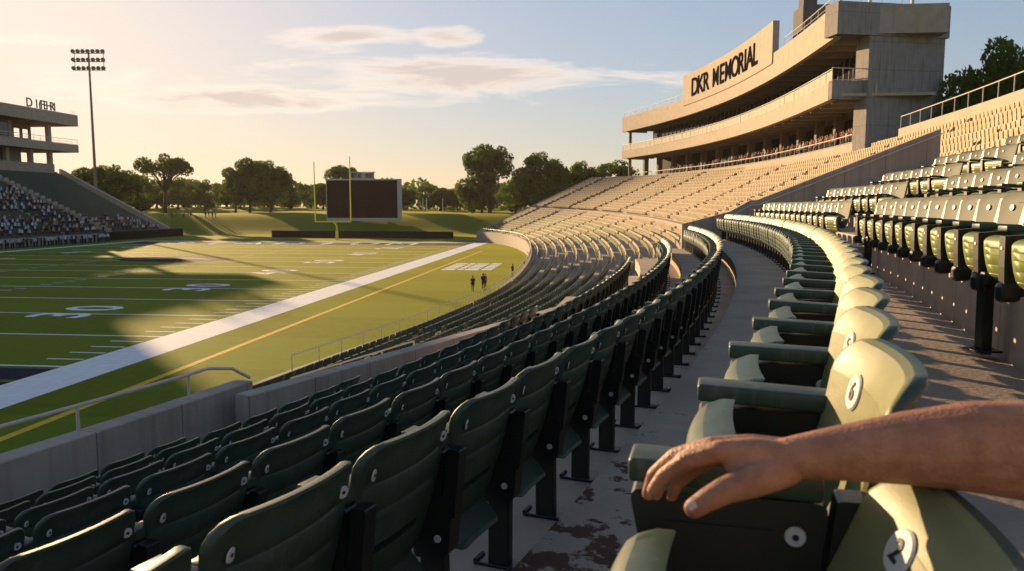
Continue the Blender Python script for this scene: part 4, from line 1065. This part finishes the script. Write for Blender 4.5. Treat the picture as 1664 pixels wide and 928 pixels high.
mb = MB(); mb.rbox((0, 0, (zb + zt) / 2), (wv, 1.2, zt - zb), .05); mb.build('frame', M_frame, r)
mb = MB(); mb.rbox((-.35, -.63, (zb + zt) / 2 + .25), (wv - 1.2, .12, zt - zb - 1.2), .03); sc_ = mb.build('screen', M_screen, r)
mb = MB()
for i in range(1, 6): mb.box((-wv / 2 + .6 + (wv - 1.3) * i / 6, -.695, (zb + zt) / 2 + .25), (.03, .01, zt - zb - 1.25))
mb.build('panel_joints', M_ink, sc_)
for xx in (-6, 6): mb = MB(); mb.box((xx, .1, zb / 2 - .3), (.8, .8, abs(zb) + .6 if zb > 0 else 1)); mb.build('support', M_frame, r)
mb = MB(); mb.box((-.2, 0, zt + .12), (6.3, 1.0, .2)); mb.box((-.2, 0, zt + 1.75), (6.6, 1.3, .15))
for xx in (-3.2, -1.5, .6, 2.9): mb.box((xx - .1, -.3, zt + .95), (.18, .18, 1.6))
mb.box((.4, .1, zt + .9), (4.6, .6, 1.4)); mb.build('roof_cabinet', M_frame, r)
mb = MB(); mb.box((-1.6, -.25, zt + .9), (2.2, .2, 1.2)); mb.box((1.6, -.25, zt + .9), (1.9, .2, 1.2)); mb.build('cabinet_window', M_glass, r)
for xx in (5, 6.2, 7.4): mb = MB(); mb.box((xx, 0, zt + .15), (.5, .5, .3)); mb.build('floodlight_box', M_frame, r)
Yp = 196; xp = uz(161, Yp); zg = ground_z(xp, Yp); r = empty('floodlight_mast', (xp, Yp, zg)); tag(r, 'very tall steel floodlight mast with three banks of lamps', 'floodlight')
M_mast = mat('weathered_mast', (.12, .11, .10), rough=.6, var=.1)
top = EYE + 235 * Yp / 1250 + 1.0 - zg
mb = MB(); mb.tube([(0, 0, 0), (0, 0, top)], [.42, .2], 10); mb.build('pole', M_mast, r, smooth=True)
for k in range(3):
    zz = top - 4.2 + 2.05 * k; mb = MB(); mb.box((0, 0, zz), (8.0, .18, .18)); cb = mb.build('crossarm', M_mast, r)
    for j in range(7):
        mb = MB(); mb.tube([(-3.7 + j * 1.23, .25, zz + .55), (-3.7 + j * 1.23, -.1, zz + .5), (-3.7 + j * 1.23, -.5, zz + .4)], [.18, .45, .52], 10); mb.box((-3.7 + j * 1.23, 0, zz + .2), (.08, .1, .3)); mb.build('lamp', M_mast, cb, smooth=False)
mb = MB(); 
for sx_ in (-3.6, 3.6): mb.box((sx_, .12, top - 2.1), (.1, .1, 4.4))
mb.build('lamp_frame', M_mast, r)
# small posts seen on the far lawn
for u, v0, v1, Y in ((688, 322, 340, 240), (694, 322, 340, 241), (720, 323, 340, 243)):
    x = uz(u, Y); zg = ground_z(x, Y); mb = MB(); mb.tube([(0, 0, 0), (0, 0, (335 - v0) * Y / 1250 + EYE - zg)], .12, 6); o = mb.build('lawn_post', M_white); o.location = (x, Y, zg)
    tag(o, 'thin pale post standing on the lawn before the distant trees', 'post', 'pale posts on the far lawn')
# ================================================================ TREES
def leaf_mat(name, c1, c2, tr=.35):
    return mat(name, c1, rough=.75, spec=.15, var=.3, vscale=.35, col2=c2, transl=tr)
M_leafA = leaf_mat('oak_leaves', (.060, .12, .012), (.12, .19, .02), .5)
M_leafB = leaf_mat('dark_leaves', (.048, .10, .012), (.10, .16, .018), .5)
M_bark = mat('bark', (.05, .042, .03), rough=.95, var=.3, vscale=3)
def leaf(mb, p, s, rng):
    n = Vector((rng.gauss(0, 1), rng.gauss(0, 1), rng.gauss(0, 1) + .4)).normalized(); a = n.cross(Vector((rng.random(), rng.random(), rng.random()))).normalized(); b = n.cross(a)
    w_ = s * rng.uniform(.6, 1.2); h = s * rng.uniform(.5, 1.0)
    mb.face([mb.vert(p + a * w_), mb.vert(p + b * h), mb.vert(p - a * w_ * .9), mb.vert(p - b * h * .8)])
def make_tree(kind, seed, h=1.0):
    """unit: metres; overall height about 18"""
    rng = random.Random(seed); tm = MB(); lm = MB(); lobes = []
    if kind == 'oak':        # open crown on a clear trunk
        fork = 6.5; R = 8.0; zc = 12.2; hz = 5.2; nl = 26; low = False
    elif kind == 'dense':    # leafy to near the ground
        fork = 3.0; R = 7.6; zc = 9.6; hz = 8.0; nl = 42; low = True
    elif kind == 'tall':
        fork = 8.0; R = 7.0; zc = 12.5; hz = 5.6; nl = 30; low = True
    else:
        fork = 2.5; R = 7.0; zc = 7.5; hz = 7.5; nl = 30; low = True
    tm.tube([(0, 0, -.5), (.1, 0, fork * .5), (.25, .1, fork)], [.62, .45, .36], 9)
    for i in range(nl):
        for _ in range(20):
            d = Vector((rng.uniform(-1, 1), rng.uniform(-1, 1), rng.uniform(-1, 1)))
            if .35 < d.length < 1: break
        if kind == 'oak': d.z = abs(d.z) * .95 - .15
        c = Vector((d.x * R * .82, d.y * R * .82, zc + d.z * hz * .82)); r_ = rng.uniform(1.3, 2.6) * (1.15 if kind == 'dense' else .95)
        lobes.append((c, r_))
    if kind == 'tall':
        for i in range(14): lobes.append((Vector((rng.uniform(-7, -1), rng.uniform(-4, 4), rng.uniform(2.5, 8))), rng.uniform(1.5, 2.4)))
    for c, r_ in lobes[::2 if kind != 'oak' else 1]:
        mid = Vector((c.x * .45, c.y * .45, fork + (c.z - fork) * .5 + .4)); tm.tube([(.25, .1, fork * .9), mid, c], [.2, .12, .04], 5, cap=False)
    for c, r_ in lobes:
        n = int(LD_ * r_ * r_ / 3.2)
        for k in range(n):
            d = Vector((rng.gauss(0, 1), rng.gauss(0, 1), rng.gauss(0, 1))).normalized() * r_ * rng.uniform(.45, 1.08) ** .6; d.z *= .72
            leaf(lm, c + d, LS_, rng)
    return tm.mesh('trunk', M_bark, True), lm
protos = {}; LD_ = 150; LS_ = .38
for kind, seed, m in (('oak', 3, 'A'), ('oak', 11, 'A'), ('dense', 5, 'B'), ('dense', 21, 'A'), ('tall', 8, 'A'), ('bush', 9, 'B'), ('bush', 31, 'A')):
    t_, l_ = make_tree(kind, seed); protos[(kind, seed)] = (t_, l_.mesh('crown', M_leafA if m == 'A' else M_leafB))
LD_ = 420; LS_ = .24; t_, l_ = make_tree('dense', 77); protos[('dense', 77)] = (t_, l_.mesh('crown', M_leafA))
def tree(kind, seed, u, vtop, width_px, Y, label, group=None, name='tree', zadd=0):
    x = uz(u, Y); zg = ground_z(x, Y); Hh = (335 - vtop) * Y / 1250 + EYE - zg + zadd; t_, l_ = protos[(kind, seed)]
    if not group and Y > 100: Hh *= 1.07; width_px *= 1.18
    base_h = {'oak': 18.4, 'dense': 18.5, 'tall': 19.0, 'bush': 15.5}[kind]; base_w = {'oak': 17, 'dense': 16.5, 'tall': 15.5, 'bush': 15}[kind]
    r = empty(name, (x, Y, zg), random.uniform(-.4, .4)); sz = Hh / base_h; sw = width_px * Y / 1250 / base_w; r.scale = (sw, sw, sz)
    child('trunk', t_, r); child('crown', l_, r); tag(r, label, 'tree', group); return r
tree('oak', 3, 271, 248, 82, 238, 'open-crowned tree with a clear trunk on the lawn right of the left stand', name='oak_tree')
tree('dense', 5, 408, 252, 62, 244, 'big dense tree between the open-crowned tree and the goalpost, left half', name='broadleaf_tree')
tree('dense', 21, 441, 258, 66, 240, 'big dense tree beside the goalpost, right half of the large clump', name='broadleaf_tree')
tree('dense', 5, 385, 268, 50, 250, 'lower dark tree at the left side of the large clump', name='broadleaf_tree')
tree('oak', 11, 562, 266, 56, 262, 'rounded tree top rising behind the scoreboard', name='oak_tree')
tree('tall', 8, 796, 233, 80, 236, 'tall tree with a high spreading crown right of the scoreboard', name='oak_tree')
tree('oak', 3, 783, 240, 62, 240, 'high airy crown behind the tall spreading tree', name='oak_tree')
tree('bush', 9, 768, 283, 60, 238, 'low leafy tree at the foot of the tall spreading tree', name='broadleaf_tree')
tree('dense', 21, 880, 244, 78, 226, 'dark dense tree just left of the bowl end wall', name='broadleaf_tree')
tree('dense', 5, 852, 268, 60, 232, 'shorter dark tree left of the dark dense tree', name='broadleaf_tree')
tree('bush', 9, 838, 290, 50, 240, 'low dark tree between the tall tree and the dense tree', name='broadleaf_tree')
tree('dense', 21, 946, 259, 56, 236, 'rounded tree above the end of the bowl wall', name='broadleaf_tree')
tree('dense', 5, 915, 272, 60, 240, 'dark tree behind the sloping bowl wall', name='broadleaf_tree')
tree('bush', 31, 997, 262, 90, 228, 'wide leafy tree beside the left end of the press building', name='broadleaf_tree')
tree('dense', 21, 190, 265, 80, 225, 'hazy golden tree right of the floodlight mast', name='broadleaf_tree')
tree('dense', 5, 146, 268, 60, 230, 'hazy golden tree left of the floodlight mast', name='broadleaf_tree')
tree('bush', 31, 225, 285, 60, 250, 'low hazy tree in front of the open-crowned tree', name='broadleaf_tree')
tree('dense', 77, 1610, 22, 250, 66, 'large tree behind the railing at the top right corner', name='oak_tree')
tree('dense', 77, 1555, 92, 170, 70, 'darker tree between the press building and the corner tree', name='broadleaf_tree')
tree('dense', 77, 1690, 70, 160, 60, 'dark tree at the right edge behind the railing', name='broadleaf_tree')
random.seed(12)
for i in range(46):     # the belt of trees closing the view
    u = -120 + i * 27 + random.uniform(-8, 8); Y = random.uniform(268, 330); vt = 291 + random.uniform(-9, 9) + (6 if 600 < u < 740 else 0)
    k = random.choice([('bush', 9), ('bush', 31), ('dense', 5), ('dense', 21)])
    tree(*k, u, vt, random.uniform(44, 66), Y, 'one of the rounded trees in the hazy belt across the far side', 'trees in the far belt', 'broadleaf_tree')
for i in range(60):
    u = -300 + i * 26 + random.uniform(-8, 8); Y = random.uniform(400, 520); vt = 296 + 8 * math.sin(i * .5) + random.uniform(-3, 3)
    k = random.choice([('bush', 9), ('bush', 31)])
    tree(*k, u, vt, random.uniform(34, 50), Y, 'one of the small pale trees on the horizon behind the belt', 'trees on the horizon', 'broadleaf_tree')
lm = MB(); rng = random.Random(4)
for i in range(9000):
    u = rng.uniform(-350, 1250); Y = rng.uniform(335, 360); x = uz(u, Y); hh = 11 + 2.5 * math.sin(u * .031) + 1.6 * math.sin(u * .083 + 1)
    z = ground_z(x, Y) + hh * rng.random() ** .8; leaf(lm, Vector((x, Y, z)), 1.25, rng)
tag(lm.build('far_woodland', M_leafB), 'low far-off band of woodland foliage closing the horizon', 'woodland', kind='stuff')
# ================================================================ PEOPLE
SK = mat('skin', (.42, .25, .17), rough=.6, var=.05); HR = mat('dark_hair', (.03, .02, .015), rough=.7, var=.2)
shirts = {'white': (.52, .52, .53), 'black': (.02, .02, .025), 'maroon': (.16, .03, .035), 'pale blue': (.30, .38, .52), 'tan': (.38, .28, .18), 'red': (.38, .05, .04)}
SH = {k: mat('shirt_' + k.replace(' ', '_'), v, rough=.85, var=.08) for k, v in shirts.items()}
TR = mat('dark_trousers', (.025, .025, .03), rough=.85, var=.2); TJ = mat('blue_trousers', (.05, .07, .12), rough=.85, var=.2)
def body(pose):
    L = pose.get('legs', .09); a = pose.get('arm', 0)
    c = [((0, 0, 1.60), .098, (0, .01, 1.67), .095), ((0, 0, 1.42), .058, (0, 0, 1.56), .055),
         ((-.10, 0, 1.36), .115, (.10, 0, 1.36), .115), ((0, 0, 1.02), .145, (0, 0, 1.30), .165), ((-.07, 0, .93), .13, (.07, 0, .93), .13)]
    for s in (-1, 1):
        c += [((s * .09, 0, .90), .095, (s * (L + .01), .01, .50), .065), ((s * (L + .01), .01, .50), .062, (s * L, -.02, .08), .045), ((s * L, -.03, .05), .048, (s * L, .13, .035), .04)]
        if a == 1 and s == 1: c += [((s * .20, 0, 1.38), .058, (s * .33, .12, 1.50), .045), ((s * .33, .12, 1.50), .042, (s * .26, .2, 1.74), .036)]
        elif a == 2: c += [((s * .20, 0, 1.38), .058, (s * .27, .05, 1.10), .046), ((s * .27, .05, 1.10), .042, (s * .10, .22, 1.14), .036)]
        else: c += [((s * .20, 0, 1.38), .058, (s * .27, -.02, 1.10), .046), ((s * .27, -.02, 1.10), .042, (s * .27, .06, .84), .036)]
    return c
PM = {}
def person_mesh(shirt, trouser, pose):
    key = (shirt, trouser, pose)
    if key in PM: return PM[key]
    base = ('base', pose)
    if base not in PM: PM[base] = organic(body({'legs': .09 + .03 * (pose == 1), 'arm': pose}), .032, 3)
    me = PM[base].copy(); me.name = 'person'
    for m in (SK, HR, SH[shirt], TR if trouser == 'dark' else TJ): me.materials.append(m)
    for p in me.polygons:
        x, y, z = p.center; ax_ = abs(x)
        if z > 1.47 and ax_ < .13: i = 1 if (z > 1.69 or (y < -.02 and z > 1.55)) else 0
        elif z > .93 and ax_ < .235: i = 2
        elif z > 1.2 and ax_ >= .235 and z < 1.47: i = 2
        elif ax_ >= .20 and z > .78: i = 0
        elif pose == 1 and z > 1.45: i = 0
        else: i = 3
        p.material_index = i
    PM[key] = me; return me
def person(x, y, z, rz, shirt, label, group=None, trouser='dark', pose=0, sc=1.0):
    o = bpy.data.objects.new('person', person_mesh(shirt, trouser, pose)); C.objects.link(o); o.location = (x, y, z); o.rotation_euler = (0, 0, rz); o.scale = (sc, sc, sc); tag(o, label, 'person', group); return o
# sideline figures
for u, v, Y, hpx, sh, lab, ps, an in ((768, 474, 58, 18, 'black', 'small person in black standing on the grass, left of the pair', 0, .4), (785, 472, 60, 28, 'black', 'taller person in black coat on the grass near the curved wall', 2, -.3), (788, 470, 60.6, 25, 'red', 'person in a red top standing close behind the taller one in black', 0, 2.6),
                          (833, 450, 74, 18, 'black', 'person in black with arms folded near the curved wall', 2, 1), (852, 441, 84, 20, 'black', 'dark figure standing against the curved wall, second from the far end', 0, 2), (858, 436, 88, 19, 'tan', 'person in tan beside the curved wall', 0, 2.5), (861, 428, 94, 21, 'maroon', 'dark figure farthest along the curved wall', 1, 3)):
    Y = 7 * 1250 / (v - 335); person(uz(u, Y), Y, .01, an, sh, lab, pose=ps, sc=max(.75, min(1.08, hpx * Y / 1250 / 1.76)))
random.seed(5)
# crowd in the far left stand and along its foot
def pick(ws): return random.choices(list(ws.keys()), list(ws.values()))[0]
WS = {'white': 4, 'black': 3, 'maroon': 1.6, 'pale blue': 1, 'tan': 1.6, 'red': .5}
spots = []
for i in range(46): spots.append((-24.5 - i * .72 + random.uniform(-.15, .15), .6 + random.uniform(-.4, .3), .01, 'foot'))
for i in range(30): spots.append((-26 - i * 1.1 + random.uniform(-.3, .3), -.5 + random.uniform(-.3, .3), .01, 'foot'))
for k in range(0, 4):
    n0, z = lrow(k)
    for i in range(44 - 2 * k):
        if random.random() < .78: spots.append((-1.5 - (k) * 1.6 - i * 1.22 + random.uniform(-.3, .3), n0 + .5, z - .12, 'low'))
for k in range(5, 14):
    n0, z = lrow(k)
    for i in range(16):
        a = -22.5 - k * .2 - i * 1.0 + random.uniform(-.2, .2)
        if k < 7 and i > 7: continue
        if random.random() < .72: spots.append((a, n0 + .5, z - .12, 'upper'))
random.shuffle(spots); spots.sort(key=lambda s: s[3] != 'foot'); extra = spots[205:]; spots = spots[:205]
LB = {'foot': 'person in %s standing at the foot of the left stand, %s', 'low': 'spectator in %s in the lowest rows of the left stand, %s', 'upper': 'spectator in %s in the middle block of the left stand, %s'}
def part_of(a): return 'right part' if a > -12 else 'centre right' if a > -26 else 'centre' if a > -34 else 'centre left' if a > -43 else 'left part'
an0 = math.atan2(-LN.x, LN.y) + math.pi
for a, n, z, zone in spots:
    x, y, _ = lp(a, n, 0); sh = pick(WS) if zone != 'foot' else pick({'white': 5, 'black': 2.5, 'maroon': 1, 'pale blue': 1.2, 'tan': 1})
    person(x, y, z, an0 + random.uniform(-.5, .5), sh, LB[zone] % (sh, part_of(a)), '%s tops, %s of the left stand, %s' % (sh, zone, part_of(a)), pose=random.choice((0, 0, 2)), sc=random.uniform(.93, 1.06))
def dz_(i): return 'nearest end' if i < 15 else 'second quarter' if i < 30 else 'middle' if i < 50 else 'far half'
# spectators on the lower deck of the press building
for i in range(75):
    s = 4.5 + 46 * (i / 74) ** 1.3 + random.uniform(-.25, .25)
    x, y, a = at_len(s, 3.5 + random.uniform(-.1, .4)); sh = pick({'white': 2, 'black': 1.5, 'maroon': 3, 'pale blue': 1.5, 'tan': 2, 'red': 2})
    person(x, y, 12.35, a + math.pi / 2 + random.uniform(-.4, .4), sh, 'spectator in %s behind the deck railing of the press building, %s' % (sh, dz_(i)), '%s tops on the deck, %s' % (sh, dz_(i)), pose=random.choice((0, 0, 2, 1)) if i % 9 == 3 else 0, sc=random.uniform(.95, 1.05), trouser=random.choice(('dark', 'blue')))
# the rest of the crowd, beyond the three hundred largest figures
MC = MB(); small = organic(body({'legs': .09, 'arm': 0}), .055, 2)
names_ = list(shirts); sv = [tuple(v.co) for v in small.vertices]; sf = [(tuple(p.vertices), tuple(p.center)) for p in small.polygons]
def crowd_add(x, y, z, rz):
    k = names_.index(pick(WS)); M = Matrix.Translation((x, y, z)) @ Matrix.Rotation(rz, 4, 'Z'); b0 = len(MC.v); MC.v.extend(tuple(M @ Vector(v)) for v in sv)
    for f, c_ in sf:
        zz = c_[2]; mi = 1 if zz > 1.66 else 0 if zz > 1.46 else (2 + k) if zz > .93 else 8
        MC.f.append(tuple(q + b0 for q in f)); MC.m.append(mi)
for k in range(0, 5):
    n0, z = lrow(k)
    for i in range(46): 
        if random.random() < .6: x, y, _ = lp(-2 - k * 1.6 - i * 1.15 + random.uniform(-.4, .4), n0 + .5, 0); crowd_add(x, y, z - .12, an0)
for k in range(5, 15):
    n0, z = lrow(k)
    for i in range(16 if k > 6 else 8):
        if random.random() < .5: x, y, _ = lp(-22.5 - k * .2 - i * 1.0 + random.uniform(-.4, .4), n0 + .55, 0); crowd_add(x, y, z - .12, an0)
for i in range(120):
    s = 5 + (TOT - 16) * random.random() ** 1.1; x, y, a = at_len(s, 4.0 + random.uniform(0, .8)); crowd_add(x, y, 12.35, a + math.pi / 2)
o = MC.build('crowd', [SK, HR] + [SH[n_] for n_ in names_] + [TR]); tag(o, kind='stuff')
# people strolling on the far lawn
for i, (u, sh) in enumerate(((281, 'maroon'), (300, 'white'), (308, 'black'), (312, 'maroon'), (336, 'black'), (341, 'maroon'), (347, 'black'), (352, 'tan'))):
    Y = 206 + i % 3; x = uz(u, Y)
    person(x, Y, ground_z(x, Y), random.uniform(0, 6), sh, ['person in a maroon top at the left end of the far lawn group', 'person in a white top on the far lawn, left cluster', 'person in black between white and maroon tops on the far lawn', 'person in maroon at the right of the left lawn cluster', 'person in black at the left of the right lawn cluster', 'person in maroon in the right lawn cluster', 'person in black in the middle of the right lawn cluster', 'person in tan at the right end of the far lawn group'][i])
# ================================================================ HAZE
HAZE = True
if HAZE:
    mb = MB(); mb.box((0, 900, 24), (5600, 2400, 62)); o = mb.build('haze', None)
    o.data.materials.clear(); m = bpy.data.materials.new('haze_air'); m.use_nodes = True; t = m.node_tree; t.nodes.clear(); out = N(t, 'ShaderNodeOutputMaterial'); pv = N(t, 'ShaderNodeVolumePrincipled')
    pv.inputs['Color'].default_value = (1.0, .9, .78, 1); pv.inputs['Density'].default_value = .00008; pv.inputs['Anisotropy'].default_value = .25
    t.links.new(pv.outputs[0], out.inputs['Volume']); o.data.materials.append(m); tag(o, kind='stuff')

# ================================================================ THE ARM resting on the seat row
def U(u, v, Y): return unproj(u, v, Y)
M_skin = mat('arm_skin', (.33, .145, .075), rough=.52, spec=.35, var=.14, vscale=26, bump=.22, bscale=190, col2=(.45, .215, .12))
b_ = M_skin.node_tree.nodes['Principled BSDF']; b_.inputs['Subsurface Weight'].default_value = .12; b_.inputs['Subsurface Radius'].default_value = (.012, .005, .003)
caps = []
def chain(pts):
    for (a, ra), (b, rb) in zip(pts, pts[1:]): caps.append((U(*a), ra, U(*b), rb))
OFS = Vector((0, 0, 0))
# forearm and wrist (two parallel chains make the wrist flatter than it is wide)
chain([((1288, 744, .952), .0275), ((1380, 735, .95), .0365), ((1480, 728, .945), .047), ((1580, 726, .935), .057), ((1680, 732, .925), .063), ((1850, 745, .90), .061), ((2020, 752, .88), .054)])
chain([((1290, 744, .988), .0250), ((1380, 738, .982), .032), ((1480, 730, .972), .042), ((1640, 728, .96), .053)])
# upper arm towards the shoulder, outside the frame
chain([((2020, 752, .88), .054), ((2150, 640, .80), .056), ((2300, 400, .68), .062)])
# back of the hand: one metacarpal per finger
K = [((1172, 733, .957), .0145), ((1158, 727, .978), .0147), ((1160, 733, .998), .0138), ((1172, 742, 1.016), .0124)]
W = [((1284, 748, .950), .0226), ((1284, 742, .966), .0232), ((1284, 743, .984), .0226), ((1286, 748, .998), .0203)]
for k, w_ in zip(K, W): chain([w_, ((((k[0][0] + w_[0][0]) / 2), (k[0][1] + w_[0][1]) / 2 - 5, (k[0][2] + w_[0][2]) / 2), .0194), k])
caps.append((U(1180, 742, .965), .013, U(1180, 748, 1.005), .0136))
caps.append((U(1225, 746, .962), .017, U(1225, 748, 1.000), .0181))
# fingers
chain([K[0], ((1116, 748, .978), .0122), ((1080, 773, .994), .0113), ((1062, 797, 1.004), .0097)])
chain([K[1], ((1098, 742, 1.010), .0124), ((1064, 772, 1.030), .0113), ((1054, 802, 1.036), .0099)])
chain([K[2], ((1108, 748, 1.034), .0118), ((1074, 776, 1.052), .0108), ((1066, 803, 1.056), .0095)])
chain([K[3], ((1130, 762, 1.050), .0106), ((1100, 785, 1.066), .0097), ((1092, 806, 1.070), .0086)])
# thumb
chain([((1276, 762, .948), .0226), ((1222, 782, .925), .0209), ((1178, 797, .912), .0167), ((1150, 812, .908), .0147), ((1128, 826, .906), .0127)])
caps.append((U(1235, 765, .94), .018, U(1195, 755, .95), .0147))
me = organic(caps, .0026, 7); me.name = 'arm'; me.materials.append(M_skin)
arm = bpy.data.objects.new('person', me); C.objects.link(arm)
tag(arm, 'bare forearm and hand reaching in from the right edge to rest on a seat armrest', 'person')
# thumbnail
M_nail = mat('nail', (.62, .40, .31), rough=.28, spec=.5, var=.05)
mb = MB(); tip = U(1128, 826, .906); kn = U(1150, 812, .908); d = (tip - kn).normalized(); up = (Vector((0, -.55, .85)) - d * Vector((0, -.55, .85)).dot(d)).normalized(); sd = d.cross(up)
rings = []
for i in range(7):
    t = -1 + 2 * i / 6; row = []
    for j in range(7):
        s = -1 + 2 * j / 6; wx = .0062 * math.sqrt(max(.05, 1 - .55 * abs(t) ** 3)); q = s * wx
        row.append(mb.vert(tip + d * (.0005 + t * .0068) + sd * q + up * (.0133 - q * q * 55 - (t * .0068) ** 2 * 20)))
    rings.append(row)
for i in range(6):
    for j in range(6): mb.face([rings[i][j], rings[i][j + 1], rings[i + 1][j + 1], rings[i + 1][j]])
mb.build('thumbnail', M_nail, arm, smooth=True)
# short rolled sleeve, outside the frame
mb = MB(); mb.tube([U(2140, 650, .81), U(2300, 400, .68), U(2380, 260, .62)], [.064, .075, .085], 20); mb.build('sleeve', SH['white'], arm, smooth=True)

# fine hair on the forearm and wrist
mb = MB(); rng = random.Random(3); axis = (U(1288, 744, .95) - U(1850, 745, .9)).normalized()
vv = [(v.co.copy(), v.normal.copy()) for v in me.vertices if 1320 < (project(*v.co) or (0, 0))[0] < 1760]
for k in range(2600):
    p, n_ = rng.choice(vv)
    if n_.z < -.3: continue
    d = (axis * rng.uniform(.2, 1.0) + n_ * rng.uniform(.25, .7) + Vector((0, 0, -.25)) + Vector((rng.gauss(0, .25), rng.gauss(0, .25), rng.gauss(0, .25)))).normalized()
    L_ = rng.uniform(.006, .014); sd = d.cross(n_).normalized() * .00011; q1 = p + d * L_ * .55 + n_ * .0006; q2 = p + d * L_ + axis * .002
    a0, a1, b0, b1, c0 = mb.vert(p - sd), mb.vert(p + sd), mb.vert(q1 - sd * .8), mb.vert(q1 + sd * .8), mb.vert(q2)
    mb.face([a0, a1, b1, b0]); mb.face([b0, b1, c0])
mb.build('arm_hair', mat('body_hair', (.16, .09, .045), rough=.5, spec=.4, var=.2), arm)
